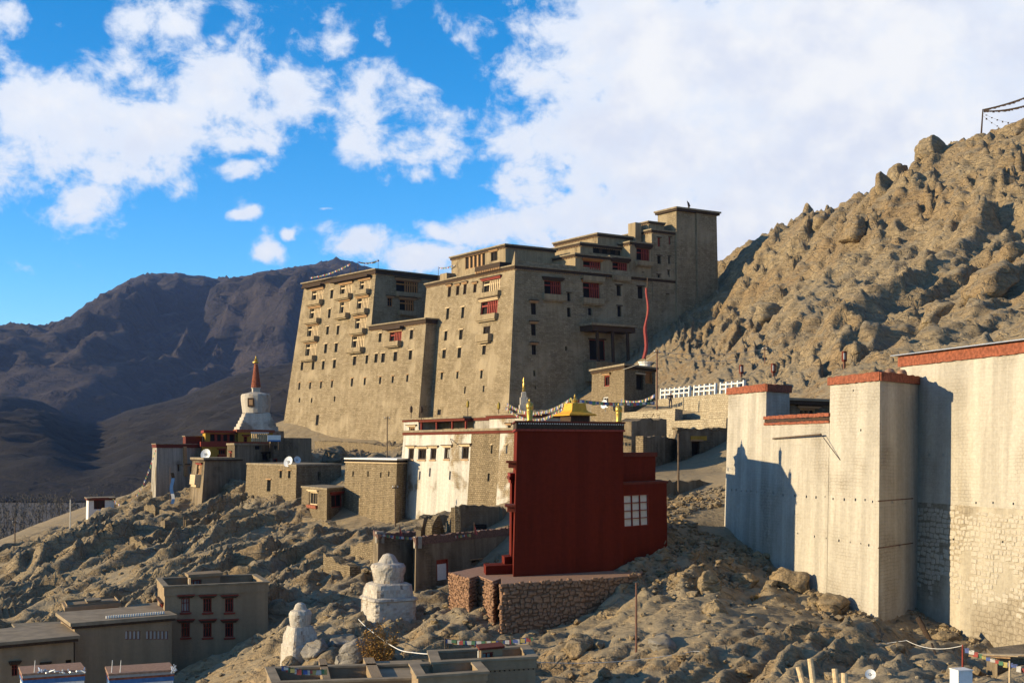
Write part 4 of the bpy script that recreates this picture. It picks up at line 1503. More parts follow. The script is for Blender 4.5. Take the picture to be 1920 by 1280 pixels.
    pts = [G(843, 79.7), G(879, 76.4), G(897, 78.0), G(924, 74.7), G(939, 76.4), G(941, 73.3), G(1090, 75.2), G(1200, 78.4)]
    back = [G(1210, 83.0), G(1100, 84), G(900, 84)]
    poly = pts + back
    MB().prism(poly, zb - 6, zb - .06).build('core', M['redmortar'], T)
    poly2 = [(p[0], p[1]) for p in poly]
    MB().prism(poly2, zb - .056, zb + .0).build('top', M['redtan'], T)
    def vis(x, y, z):
        return z > ground(x, y - .4) - .15
    for k in range(7):
        fc = Face(pts[k], pts[k + 1], .0, zb)
        lim = {0: 45, 2: 40, 5: 150, 6: 60}.get(k, 12)
        stones_on(fc, 0.05, fc.L - .05, zb - 3.9, zb - .16, .36 if k >= 5 else .24, .26 if k >= 5 else .17, T, 'redstone', seed=20 + k, proud=.085, limit=lim, vis=vis, gap=.02, wild=.32)
    return B


TB = temple()


# ------------------------------------------------------------------ houses of the old town
def house(name, label, L, C, R, ytop, mat, bat=.03, z0=None, cat='house', crown_=None, plan=None):
    Cx = G(*C)
    z1 = Zp(ytop, C[1])
    r = root(name, label, cat, (*Cx, ground(*Cx)))
    B = Block(r, plan or LCR(G(*L), Cx, G(*R)), z1, z0, bat, mat)
    return r, B


def finish(B, eaves=('twigs', .25, .2), cop=('coping', .18, .3), beams=None):
    B.make()
    z = .004
    if eaves:
        B.slab('eaves', z, z + eaves[1], eaves[2], eaves[0])
        z += eaves[1] + .004
    if cop:
        B.slab('coping', z, z + cop[1], cop[2], cop[0])
    if beams:
        B.beams((0, 1), -.02, .5, .1, .15, beams)


# white house under the palace
def white_house():
    A, Bq = Vector(G(757, 152)), Vector(G(992, 128))
    z1 = CZ + 1.55
    r = root('white_house', 'large flaking white-washed house with carved windows and open roof gallery below the palace', 'house', (*G(800, 146), ground(*G(800, 146))))
    back = Vector((.517, .0)) * 0 + Vector((.8, .6)) * 9
    cut = [757, 884, 938, 992]
    mats = ['white', 'stone', 'white']
    blocks = []
    for k in range(3):
        p, q = on_line(cut[k], A, Bq), on_line(cut[k + 1], A, Bq)
        blocks.append(Block(r, [tuple(p), tuple(q), tuple(q + back), tuple(p + back)], z1, None, [.075, 0, 0, .06 if k == 0 else 0], mats[k]))
    w = blocks[0]
    for x0, y0, x1, y1 in [(766, 840, 776, 861), (784, 841, 799, 861), (807, 840, 818, 861), (833, 839, 844, 860), (866, 837, 879, 860)]:
        window(w, 0, (x0, y0, x1, y1), 'win', 'darkwood', 'curtain' if x0 == 833 else 'dark', 'palewood', 3, ('wood', .14, .1, .08), 'darkwood')
    for x, y in ((787, 891), (806, 885), (843.6, 891)):
        window(w, 0, (x - 1.5, y - 8, x + 1.5, y + 8), 'slit', lintel=None)
    window(blocks[1], 0, (914, 887, 918, 902), 'slit', lintel=None)
    window(blocks[1], 0, (920.5, 834, 923.5, 850), 'slit')
    window(blocks[2], 0, (948.5, 834, 951.5, 850), 'slit')
    for b in blocks:
        b.make()
        b.slab('eaves', .004, .3, .12, 'maroon')
        b.slab('coping', .304, .55, .25, 'coping')
    zr = z1 + .55
    # corner turret room with a window
    p, q = on_line(757, A, Bq), on_line(785, A, Bq)
    T = Block(r, [tuple(p), tuple(q), tuple(q + back * .4), tuple(p + back * .4)], CZ + 3.1, z1 + .0, 0, 'white', 'turret_wall')
    T.plan
    window(T, 0, (767, 800, 778, 816), 'win', 'wood', 'dark', 'palewood', 2, None, 'darkwood')
    T.make()
    T.slab('eaves', .004, .22, .15, 'maroon')
    T.slab('coping', .224, .4, .3, 'coping')
    # open gallery: dark back wall, posts, roof
    p, q = on_line(785.5, A, Bq), on_line(872, A, Bq)
    gb = Block(r, [tuple(p + back * .3), tuple(q + back * .3), tuple(q + back * .7), tuple(p + back * .7)], CZ + 3.0, zr, 0, 'mud', 'gallery_wall')
    window(gb, 0, (800, 798, 815, 806), 'win', 'wood', 'glass', None, 1)
    gb.make()
    MB().prism([tuple(p + back * -.01), tuple(q - back * .01), tuple(q + back * .8), tuple(p + back * .8)], CZ + 3.004, CZ + 3.3).build('gallery_roof', M['maroon'], r)
    MB().prism([tuple(p - back * .03), tuple(q - back * .03), tuple(q + back * .8), tuple(p + back * .8)], CZ + 3.304, CZ + 3.5).build('coping', M['coping'], r)
    for fr in (.02, .36, .7, .98):
        c = p + (q - p) * fr + back * .03
        MB().box((c.x, c.y, (zr + CZ + 3) / 2), (.2, .2, CZ + 3.0 - zr), .5).build('gallery_post', M['redwood'], r)
    p, q = on_line(872.5, A, Bq), on_line(917, A, Bq)
    k = Block(r, [tuple(p + back * .12), tuple(q + back * .12), tuple(q + back * .7), tuple(p + back * .7)], CZ + 3.0, zr, 0, 'grey', 'roof_room_wall')
    k.make()
    k.slab('eaves', .004, .3, .2, 'maroon')
    k.slab('coping', .304, .45, .3, 'coping')
    p, q = on_line(917.5, A, Bq), on_line(992, A, Bq)
    k = Block(r, [tuple(p), tuple(q), tuple(q + back * .7), tuple(p + back * .7)], CZ + 3.1, zr, 0, 'white', 'roof_room_wall')
    window(k, 0, (952, 797, 958, 811), 'win', 'darkwood', 'dark', 'wood', 1)
    k.make()
    k.slab('eaves', .004, .3, .3, 'maroon')
    k.slab('coping', .304, .45, .4, 'coping')
    # drain spout
    f = w.faces[0]
    MB().tube(f.pt(*f.hit(846, 822), .1), f.pt(*f.hit(862, 834), .9), .05, .05).build('drain_spout', M['polewood'], r)
    # roof poles with little banners
    for px, Y, y0 in ((771, 150, 762), (790, 147, 764), (877, 140, 748), (935, 133, 757)):
        c = W(px, 0, Y)
        zb_ = CZ + 3.3
        zt = Zp(y0, Y)
        t = root('roof_flagpole', {771: 'dark prayer pole on the corner turret of the white house', 790: 'dark prayer pole above the open gallery of the white house', 877: 'gold-topped prayer pole above the gallery end of the white house', 935: 'gold-topped prayer pole on the white roof room of the white house'}[px], 'flagpole', (c.x, c.y, zb_), 'prayer poles on the white house roof')
        MB().tube((c.x, c.y, zb_), (c.x, c.y, zt), .05, .03).build('pole', M['polewood'], t)
        MB().lathe((c.x, c.y, zb_ + (zt - zb_) * .55), [(.06, 0), (.16, .12), (.18, .5), (.1, .75), (.03, .8)], 8).build('rolled_cloth', M['darkwood'] if px < 800 else M['gold'], t)


white_house()

r, B = house('stone_house', 'square tan stone house with dark slot under its parapet beside the white house', (648, 160), (744, 147.5), (790, 155), 869, 'stone', [.05, 0, 0, .05])
for x, y in ((662, 888), (690, 888), (714, 890), (729, 888)):
    window(B, 0, (x - 1.3, y - 5, x + 1.3, y + 5), 'slit', lintel=None)
B.make()
B.slab('eaves', .004, .12, .15, 'palewood')
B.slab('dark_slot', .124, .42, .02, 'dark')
B.slab('coping', .424, .6, .18, 'whitep')

r, B = house('stone_house', 'long tan stone house with three small slit windows above the bare rock', (463, 188), (556, 169), (640, 180), 874, 'stone', [.05, .02, 0, .05])
for q in ((500.5, 899, 507.5, 921), (524, 882, 528.5, 896), (540, 882, 544.5, 896)):
    window(B, 0, q, 'slit', lintel='wood')
window(B, 1, (596, 884, 602, 900), 'slit', lintel=None)
finish(B, None, ('coping', .25, .1))

r, B = house('stone_house', 'small rubble house with pale framed window and red timber opening on its shaded side', (566, 164), (613, 155), (654, 162), 918, 'rubble', [.03, .02, 0, .03])
window(B, 0, (580, 922, 595, 946), 'win', 'palewood', 'dark', 'palewood', 2, ('redband', .35, .3, .25), None)
window(B, 1, (621, 926, 642, 951), 'win', 'redwood', 'dark', 'redwood', 1, None, None)
window(B, 0, (604, 982, 609, 1003), 'slit', lintel=None)
finish(B, None, ('coping', .22, .12))

# houses round the chorten
r, B = house('monastery_house', 'tall grey lime-washed house with maroon roof band at the edge of the ridge', (286, 214), (294, 206), (402, 219), 839, 'grey', [.03, .045, 0, .08])
window(B, 1, (333, 871, 339, 883), 'slit', pane='darkwood', lintel='darkwood')
window(B, 1, (347, 874, 352, 892), 'win', 'redwood', 'dark', 'wood', 1)
window(B, 1, (356, 874, 361, 884), 'slit', lintel=None)
f = B.faces[1]
mb = MB()
s, z = f.hit(345, 840)
f.box(mb, s - .35, s + .35, z - 4.6, z + .3, .02, .3)
mb.build('timber_shaft', M['wood'], r)
finish(B, ('maroon', .55, .12), ('coping', .12, .2))
b2 = Block(r, LCR(G(343, 219), G(348, 214), G(379, 218)), Zp(818, 214), B.z1 + .2, 0, 'maroon', 'roof_room_wall')
b2.make()
b2.slab('coping', .004, .15, .15, 'coping')

r, B = house('yellow_house', 'yellow-washed two-storey shrine house with red bands below the big chorten', (372, 222), (379, 213), (512, 229), 837, 'yellow', [0, .0, 0, 0])
window(B, 1, (410, 842, 424, 852), 'win', 'redwood', 'dark', 'redwood', 2, ('redwood', .8, .4, .3), None)
B.make()
B.slab('eaves', .004, .85, .25, 'redwood')
B2 = Block(r, LCR(G(380, 223), G(385, 215), G(446, 222.5)), Zp(811, 215), B.z1 + .85, 0, 'yellow', 'upper_wall')
window(B2, 1, (394, 813, 441, 828), 'plain', 'redwood', 'dark', None, 3)
B2.make()
B2.slab('eaves', .004, .45, .3, 'redwood')
B3 = Block(r, LCR(G(440, 226), G(446.5, 220.5), G(512, 229)), Zp(810, 221), B.z1 + .85, 0, 'yellow', 'upper_wall')
window(B3, 1, (457, 818, 464, 831), 'win', 'redwood', 'dark', 'redwood', 1)
B3.make()
B3.slab('eaves', .004, .5, .3, 'redband')
for k in range(8):
    c = Vector(G(473 + k * 4.0, 219.5 + k * .5))
    zz = B.z1 + .85
    MB().lathe((c.x, c.y, zz), [(.14, 0), (.17, .2), (.13, .9), (.17, 1.2), (.12, 1.45)], 8).build('balustrade_post', M['palewood'], r)
mb = MB().hexa([(*G(470, 219), B.z1 + 2.3), (*G(504, 223), B.z1 + 2.3), (*G(504, 223.6), B.z1 + 2.3), (*G(470, 219.6), B.z1 + 2.3), (*G(470, 219), B.z1 + 2.5), (*G(504, 223), B.z1 + 2.5), (*G(504, 223.6), B.z1 + 2.5), (*G(470, 219.6), B.z1 + 2.5)])
mb.build('balustrade_rail', M['whitep'], r)

r, B = house('tower_house', 'narrow tower house with lit white corner and deep shaded flank below the yellow house', (426, 207), (440, 200), (520, 212), 834, 'mud', [.02, .02, 0, .02])
window(B, 0, (431, 848, 434.5, 861), 'win', 'redwood', 'dark', 'redwood', 1)
window(B, 1, (492, 850, 503, 862), 'win', 'darkwood', 'dark', 'darkwood', 1)
window(B, 1, (478, 835.5, 490, 842), 'slit', lintel=None)
finish(B, None, ('coping', .3, .15))

r, B = house('tower_house', 'tall battered mud house with a wooden bay window on its lit corner', (361, 201), (384, 192), (452, 201), 864, 'mud', [.1, .03, 0, .06])
window(B, 0, (369, 871, 378, 889), 'balcony', 'wood', 'dark', 'redwood', 3, ('palewood', 1.5, .9, .2))
window(B, 1, (429, 918, 433, 942), 'slit', lintel=None)
finish(B, ('twigs', .2, .25), ('coping', .3, .35))
MB().lathe((*G(387, 195), B.z1 + .5), [(.03, 0), (.03, .5)], 6).build('dish_mast', M['steel'], r)

r, B = house('ruined_house', 'roofless brown mud-brick house shell in shade below the chorten stairs', (505, 214), (512, 206), (584, 214), 826, 'mud', [0, .03, 0, 0])
window(B, 1, (514, 835, 520, 842), 'slit', lintel=None)
window(B, 1, (508, 859, 521, 871), 'win', 'redwood', 'dark', None, 1)
B.make()
B.parapet(.5, .4, 'mud')
rr = root('painted_sign', 'small white and blue painted sign board below the big chorten', 'sign', W(513, 826, 205))
MB().box(W(514, 821, 205), (2.1, .08, .95), .3).build('board', M['whitep'], rr)
MB().box(W(514, 826, 204.9), (2.0, .08, .25), .3).build('stripe', M['blue'], rr)
MB().tube(W(506, 826, 205.3), W(506, 846, 205.3), .05).build('post', M['polewood'], rr)
MB().tube(W(522, 826, 205.3), W(522, 846, 205.3), .05).build('post', M['polewood'], rr)

# stone house by the palace gate
r, B = house('gate_house', 'two-storey tan stone house with orange door panel below the palace entrance', (1110, 178), (1171, 166), (1229, 174), 690, 'stone', [.02, .0, 0, .02])
window(B, 0, (1133, 704, 1143, 724), 'win', 'redwood', 'dark', 'wood', 1)
window(B, 0, (1130, 744, 1140, 764), 'win', 'whitep', 'dark', None, 1)
window(B, 1, (1193, 702, 1207, 731), 'door', 'darkwood', 'dark', 'palewood')
window(B, 1, (1210, 697, 1224, 719), 'door', 'orangewood', 'orangewood', None)
finish(B, ('twigs', .3, .2), ('coping', .25, .4), 'wood')

# house with the white door
r, B = house('door_house', 'grey-brown mud house with white door and brushwood roof edge below the ruins', (772, 106), (780, 99.5), (962, 112), 1022, 'mud', [.02, .03, 0, 0])
f = B.faces[1]
s0, s1, z0, z1 = f.rect(818.5, 1048, 840, 1087)
B.holes[1].append((s0, s1, z0, z1, .2))
mb = MB()
f.box(mb, s0, s0 + .07, z0, z1, -.15, .02)
f.box(mb, s1 - .07, s1, z0, z1, -.15, .02)
f.box(mb, s0 + .07, s1 - .07, z1 - .08, z1, -.15, .02)
dr = mb.build('door', M['redwood'], r)
mb = MB()
f.box(mb, s0 - .02, s1 + .02, z0 - .02, z1 - .38, -.2, -.12)
mb.build('door_leaf', M['whitep'], dr)
mb = MB()
f.box(mb, s0 + .0, s1 - .0, z1 - .375, z1 + .02, -.2, -.13)
mb.build('transom_panel', M['redwood'], dr)
window(B, 1, (884, 1049, 899, 1058), 'slit', lintel='wood')
B.make()
ragged_band(B, (1,), .0, .62, .02, 'brush', 'brushwood_parapet', 12, .1)
for px in (779, 893):
    c = Vector(G(px + 4, 100 + (px - 779) * .07))
    MB().box((c.x, c.y, B.z1 + .2), (.55, .55, .9), .3).build('parapet_post', M['grey'], r)
r, B = house('corner_house', 'narrow shaded mud house with lit pale edge beside the white door house', (700, 105), (709, 100), (779, 104), 1010, 'mud', [.02, .03, 0, .03])
B.make()
ragged_band(B, (0, 1), .0, .35, .03, 'brush', 'brushwood_parapet', 15, .08)
c = Vector(G(712, 100.6))
MB().box((c.x, c.y, B.z1 + .1), (.6, .6, .9), .3).build('parapet_post', M['grey'], r)

# ruins in front of the white house
r = root('mud_ruin', 'crumbling brown mud-brick ruin in front of the white house wall', 'ruin', (*G(880, 118), ground(*G(880, 118))))
zz = ground(*G(880, 118)) - 1
rough_wall('wall', G(853, 116), G(942, 121), .5, zz, [Zp(950, 116), Zp(946, 117), Zp(947, 118), Zp(950, 120), Zp(949, 121)], 'mud', r, 1, .1)
rough_wall('wall', G(836, 122), G(853, 115.8), .5, zz, [Zp(985, 120), Zp(960, 119), Zp(950, 116)], 'rubble', r, 2, .15)
rough_wall('wall', G(942, 120.6), G(965, 126), .5, zz, [Zp(950, 121), Zp(960, 124), Zp(975, 126)], 'mud', r, 2, .15)
mb = MB()
mb.box(W(901, 988, 117.6), (1.0, .5, .55), .5)
mb.build('blocked_opening', M['dark'], r)
r = root('mud_ruin', 'hollowed rubble ruin like a broken cave beside the mud-brick ruin', 'ruin', (*G(815, 119), ground(*G(815, 119))))
rough_wall('wall', G(789, 118), G(806, 121), .6, zz - 1, [Zp(992, 118), Zp(968, 119), Zp(966, 121)], 'mud', r, 3, .2)
rough_wall('wall', G(810, 117), G(834, 119), .7, zz - 1, [Zp(985, 117), Zp(968, 118), Zp(970, 118), Zp(990, 119)], 'rubble', r, 4, .3)
rough_wall('wall', G(800, 124), G(856, 126), .5, zz - 1, [Zp(968, 124), Zp(966, 125), Zp(962, 126)], 'mud', r, 5, .15)

# terraces with the white railing
TG = 'lime-washed terrace walls below the railing'
r = root('terrace_wall', 'long pale stone terrace wall under the white railing', 'wall', (*G(1300, 148), ground(*G(1300, 148))))
w1 = Block(r, LCR(G(1233, 160), G(1392, 139), G(1420, 145)), Zp(742, 150), None, [.05, 0, 0, 0], 'palestone')
w1.make()
rl = root('railing', 'white concrete railing with square posts on top of the terrace wall', 'railing', (*G(1300, 150), w1.z1))
f = w1.faces[0]
n = 17
for k in range(n):
    s = .3 + (f.L - .6) * k / (n - 1)
    mb = MB()
    f.box(mb, s - .13, s + .13, w1.z1, w1.z1 + 1.3, -.45, -.2)
    mb.build('post', M['whitep'], rl)
    if k < n - 1 and k not in (6, 11):
        s2 = .3 + (f.L - .6) * (k + 1) / (n - 1)
        for zz in (.45, .95):
            mb = MB()
            f.box(mb, s + .132, s2 - .132, w1.z1 + zz, w1.z1 + zz + .16, -.40, -.26)
            mb.build('rail', M['whitep'], rl)
r = root('terrace_wall', 'pale stone retaining wall with scrawled dark marks beside the gate house', 'wall', (*G(1210, 148), ground(*G(1210, 148))))
w2 = Block(r, LCR(G(1163, 152), G(1266, 136), G(1280, 139.5)), Zp(768, 140), None, [.12, 0, 0, 0], 'palestone')
w2.make()
f = w2.faces[0]
for (xa, ya, xb, yb) in ((1206, 776, 1206, 783), (1206, 776, 1211, 776), (1206, 779, 1210, 779.5), (1216, 775, 1212, 779), (1212, 779, 1216, 783), (1222, 782, 1226, 775), (1226, 775, 1227, 782), (1231, 776, 1234, 779), (1237, 776, 1234, 779), (1234, 779, 1234, 783)):
    a, b = Vector(f.pt(*f.hit(xa, ya), .01)), Vector(f.pt(*f.hit(xb, yb), .01))
    MB().tube(a, b, .03, .03, 4).build('painted_mark', M['darkwood'], r)
r = root('terrace_wall', 'short pale slab-topped wall stepping down beyond the scrawled wall', 'wall', (*G(1330, 132), ground(*G(1330, 132))))
w3 = Block(r, LCR(G(1280, 142), G(1385, 127), G(1400, 131)), Zp(772, 134), None, [.12, 0, 0, 0], 'palestone')
w3.make()
r = root('terrace_wall', 'lowest pale stone wall just above the shaded house with the yellow cloth', 'wall', (*G(1290, 130), ground(*G(1290, 130))))
w4 = Block(r, LCR(G(1246, 137), G(1362, 122), G(1376, 126)), Zp(786, 128), None, [.12, 0, 0, 0], 'palestone')
w4.make()

r, B = house('shaded_house', 'low brown stone house in shade with dark door under a yellow cloth', (1262, 121), (1270, 116), (1388, 123.5), 806, 'mud', [.0, .02, 0, 0])
window(B, 1, (1297, 827, 1314, 857), 'door', 'darkwood', 'dark', 'wood')
f = B.faces[1]
s0, s1, z0, z1 = f.rect(1294, 817, 1324, 825)
B.make()
mb = MB()
f.box(mb, s0, s1, z0, z1, .05, .09)
o = mb.build('door_cloth', M['yellow'], r)
rough_wall('parapet', G(1270, 115.9), G(1388, 123.4), .6, B.z1, [B.z1 + .25, B.z1 + .1, B.z1 + .3, B.z1 + .1], 'rubble', r, 8, .1, .3)
r = root('mud_wall', 'thick brown mud wall standing in shade behind the red temple annexe', 'wall', (*G(1215, 127), ground(*G(1215, 127))))
rough_wall('wall', G(1184, 124), G(1250, 128.5), 2.0, ground(*G(1215, 127)) - 3, [Zp(790, 124), Zp(784, 126), Zp(785, 127), Zp(786, 128.5)], 'mud', r, 9, .12)
r = root('broken_pillar', 'sunlit stub of a stone gate pillar beside the brown mud wall', 'pillar', (*G(1200, 112), ground(*G(1200, 112))))
Bk = Block(r, LCR(G(1192, 113.5), G(1206, 111), G(1213, 112.5)), Zp(817, 111), ground(*G(1200, 112)) - 2, 0, 'rubble')
Bk.make()
rough_wall('low_wall', G(1207, 112.6), G(1268, 118), .5, ground(*G(1230, 114)) - 2, [Zp(820, 112), Zp(817, 114), Zp(822, 118)], 'mud', r, 10, .1)

# broken walls on the rocks at the left
RW = [(('low stone wall stub sunlit at the foot of the grey monastery house'), 270, 190, 291, 187, 945, 948, 'rubble', 3),
      ('long broken rubble wall running down the rocks below the battered mud house', 291, 187.5, 372, 184, 952, 962, 'mud', 4),
      ('square lit rubble wall stub beside the dark mud walls on the broken rock slope', 283, 178, 309, 174, 980, 986, 'rubble', 5),
      ('dark mud retaining wall under the battered house on the broken rock slope', 309, 174.2, 360, 178, 978, 984, 'mud', 6),
      ('rounded brown mud wall on the rock under the tall battered house', 350, 172, 420, 176, 972, 968, 'mud', 7),
      ('curved rubble retaining wall in the middle of the broken rock slope', 243, 166, 276, 158, 1004, 1024, 'rubble', 8),
      ('brown rubble retaining wall below the lit ledge behind the red temple', 1212, 99, 1366, 104.5, 905, 903, 'mud', 14),
      ('shaded rubble wall beside a thin path on the broken rock slope', 276, 158.3, 318, 160, 1022, 1020, 'mud', 9),
      ('lit ruined rubble wall with ragged top above the stupas', 606, 112, 656, 106, 1038, 1066, 'rubble', 10),
      ('rubble wall climbing behind the small corner house', 657, 116, 708, 109, 1022, 1014, 'rubble', 11),
      ('thick lit rubble bank below the framed-window house', 604, 141, 642, 134, 975, 1000, 'rubble', 12),
      ('rough rubble footing under the balconied outer wing of the palace', 590, 292, 752, 262, 826, 836, 'stone', 13)]
for lab, xa, Ya, xb, Yb, ta, tb, mt, sd in RW:
    A_, B_ = G(xa, Ya), G(xb, Yb)
    mid = ((A_[0] + B_[0]) / 2, (A_[1] + B_[1]) / 2)
    gz = min(ground(*A_), ground(*B_), ground(*mid))
    za, zb_ = Zp(ta, Ya), Zp(tb, Yb)
    rnd = random.Random(sd)
    tops = [za + (zb_ - za) * k / 5 + rnd.uniform(-.25, .25) for k in range(6)]
    o = rough_wall('ruined_wall', A_, B_, .9, gz - 2.5, tops, mt, None, sd, .16, .4, (mid[0], mid[1], gz))
    tag(o, lab, 'wall')
# ------------------------------------------------------------------ chorten and small stupas
def chorten():
    Y = 245
    c = W(480, 0, Y)
    zb = Zp(808, Y)
    k = Y / F
    r = root('chorten', 'large white chorten with red ringed spire standing beside the palace', 'chorten', (c.x, c.y, ground(c.x, c.y)))
    rot = math.pi / 4 + .35
    MB().lathe((c.x, c.y, ground(c.x, c.y) - 2), [(6.6, 0), (6.4, zb - ground(c.x, c.y) + 2)], 4, rot).build('plinth', M['redstone'], r)
    st = [(52, 0), (51, 8), (47, 8.3), (46, 14), (43, 14.3), (42, 20), (39, 20.3), (38, 26), (35, 26.3), (33, 33), (31, 34)]
    MB().lathe((c.x, c.y, zb), [(a * k * .98, z * k) for a, z in st], 4, rot).build('stepped_base', M['limestupa'], r)
    MB().lathe((c.x, c.y, zb), [(25 * k, 34 * k), (26 * k, 42 * k), (28 * k, 58 * k), (28 * k, 66 * k), (26 * k, 69 * k), (14 * k, 72 * k), (10 * k, 73 * k)], 20).build('dome', M['limestupa'], r)
    MB().lathe((c.x, c.y, zb), [(9.5 * k, 73.05 * k), (9.5 * k, 80 * k), (11 * k, 80.3 * k), (11 * k, 81.5 * k)], 4, rot).build('harmika', M['limestupa'], r)
    prof = []
    n = 13
    for j in range(n):
        rr = (9.4 - 6.2 * j / n) * k
        z = (81.6 + 45 * j / n) * k
        prof += [(rr, z), (rr * .97, z + 2.6 * k), (rr * .8, z + 2.7 * k)]
    MB().lathe((c.x, c.y, zb), prof, 14).build('spire', M['redband'], r)
    MB().lathe((c.x, c.y, zb), [(3 * k, 126.7 * k), (6.5 * k, 128 * k), (6 * k, 130 * k), (2.5 * k, 131 * k), (3.6 * k, 134 * k), (1.5 * k, 137 * k), (.4 * k, 141 * k)], 10).build('finial', M['gold'], r)
    mb = MB().box((c.x - .4, c.y - 28 * k + .25, zb + 53 * k), (1.25, .5, 1.7), .0)
    nf = mb.build('niche', M['darkwood'], r)
    mb = MB().box((c.x - .4, c.y - 28 * k - .02, zb + 53 * k), (.7, .06, 1.0), .0)
    mb.build('niche_frame', M['wood'], nf)


chorten()


def old_stupa(px, py, Y, s, lab, prof_base, prof_dome, seed, rot):
    c = W(px, py, Y)
    gz = ground(c.x, c.y)
    r = root('stupa', lab, 'stupa', (c.x, c.y, gz), 'small weathered stupas on the slope')
    k = Y / F

    def lumpy(name, prof, n, ro, rough):
        # resample for wear
        pr = []
        for (a, z), (b, w) in zip(prof[:-1], prof[1:]):
            m = max(1, int(abs(w - z) * k / .16))
            pr += [(a + (b - a) * i / m, z + (w - z) * i / m) for i in range(m)]
        pr.append(prof[-1])
        vs, fs = [], []
        sub = 48
        for a, z in pr:
            for i in range(sub):
                t = 2 * math.pi * i / sub
                if n == 4:
                    q = 1 / (abs(math.cos(t)) ** 7 + abs(math.sin(t)) ** 7) ** (1 / 7)
                else:
                    q = 1
                x, y, zz = a * k * q * math.cos(t + ro), a * k * q * math.sin(t + ro), z * k
                x, y = a * k * q * (math.cos(t) * math.cos(ro) - math.sin(t) * math.sin(ro)), a * k * q * (math.sin(t) * math.cos(ro) + math.cos(t) * math.sin(ro))
                nz = float(pnoise(np.array([x * 1.5 + seed + zz]), np.array([y * 1.5 + zz * 1.4]), seed)[0]) + .5 * float(pnoise(np.array([x * 4 + zz * 3]), np.array([y * 4 - zz * 3]), seed + 1)[0])
                g_ = 1 + rough * nz
                vs.append((c.x + x * g_, c.y + y * g_, gz - .3 + zz + rough * .3 * nz))
        m = len(pr)
        for a in range(m - 1):
            for i in range(sub):
                j = (i + 1) % sub
                fs.append((a * sub + i, a * sub + j, (a + 1) * sub + j, (a + 1) * sub + i))
        fs.append(tuple((m - 1) * sub + i for i in range(sub)))
        MB().add(vs, fs).build(name, M['limestupa'], r)
    lumpy('base', [(a * s, z * s) for a, z in prof_base], 4, rot, .05)
    lumpy('dome', [(a * s, z * s) for a, z in prof_dome], 12, rot, .09)
    return r


old_stupa(728, 1160, 80, 1.0, 'squat white stupa with worn round dome on a wide stepped base above the dry bush',
          [(44, -20), (43, 30), (47, 32), (46, 36), (40, 38), (38, 52), (36, 60), (30, 63)], [(26, 60), (27, 68), (31, 82), (33, 92), (29, 97), (19, 100), (14, 108), (10, 114), (3, 117)], 3, .45)
old_stupa(563, 1208, 75, 1.0, 'tall crumbling pinkish stupa with broken top between bare boulders',
          [(31, -20), (30, 34), (28, 38), (25, 56), (20, 70)], [(17, 66), (20, 80), (21, 92), (18, 98), (12, 101), (9, 110), (4, 113)], 6, .6)

# ------------------------------------------------------------------ lower houses
r, B = house('tan_house', 'two-storey smooth tan house with six carved windows and roof cabin', (296, 95.6), (309, 90), (502, 93), 1117, 'housetan', [.02, .01, .01, .01])
for x in (348, 389, 430):
    window(B, 1, (x - 8, 1121, x + 8, 1147), 'win', 'redwood', 'curtain' if x == 348 else 'glass', 'darkwood', 2, ('redwood', .12, .1, .1), 'redwood')
    window(B, 1, (x - 8, 1167, x + 8, 1194), 'win', 'redwood', 'glass', 'darkwood', 2, ('redwood', .12, .1, .1), 'redwood')
window(B, 0, (299, 1130, 306, 1150), 'win', 'redwood', 'curtain', 'redwood', 1)
B.make()
B.parapet(.62, .22, 'housetan', 'parapet', 'coping', .06)
b2 = Block(r, LCR(G(352, 96), G(357, 94.5), G(413, 96)), Zp(1082, 94.5), B.z1 - .01, 0, 'housetan', 'roof_cabin_wall')
window(b2, 1, (359, 1086, 378, 1104), 'win', 'redwood', 'curtain', None, 2)
b2.make()
b2.slab('coping', .004, .22, .18, 'housetan')

r, B = house('tan_house', 'wide plain tan house with a strip of small curtained windows under its roof edge', (114, 89), (140, 84), (322, 88), 1178, 'housetan', [.0, .01, 0, 0])
for (x0, x1, n) in ((234, 264, 4), (273, 316, 6)):
    f = B.faces[1]
    for k in range(n):
        xa = x0 + (x1 - x0) * k / n
        window(B, 1, (xa + .6, 1182, xa + (x1 - x0) / n - 1.0, 1198), 'plain', 'redwood', 'curtain', None, 0)
window(B, 0, (122, 1184, 136, 1212), 'win', 'redwood', 'curtain', 'redwood', 2)
B.make()
B.slab('eaves', .004, .18, .22, 'darkwood')
B.slab('roof', .184, .42, .32, 'roofmud')
mb = MB()
f = B.faces[1]
for k in range(24):
    s = f.L * (.35 + .62 * k / 24)
    f.box(mb, s - .05, s + .05, B.z1 + .43, B.z1 + .6, -.6, -.5)
mb.build('roof_pegs', M['whitep'], r)
b2 = Block(r, LCR(G(121, 98), G(126, 95), G(222, 98)), Zp(1145, 95), B.z1 + .2, 0, 'housetan', 'roof_room_wall')
window(b2, 1, (133, 1148, 200, 1158), 'plain', 'redwood', 'dark', None, 4)
b2.make()
b2.slab('coping', .004, .3, .2, 'housetan')
for (x0, x1, Y, y0) in ((164, 188, 97, 1128), (204, 221, 97.5, 1133)):
    b3 = Block(r, LCR(G(x0 - 3, Y + 1.2), G(x0, Y), G(x1, Y + .7)), Zp(y0, Y), b2.z1 + .3, 0, 'housetan', 'roof_box_wall')
    b3.make()
    b3.slab('coping', .004, .12, .08, 'coping')

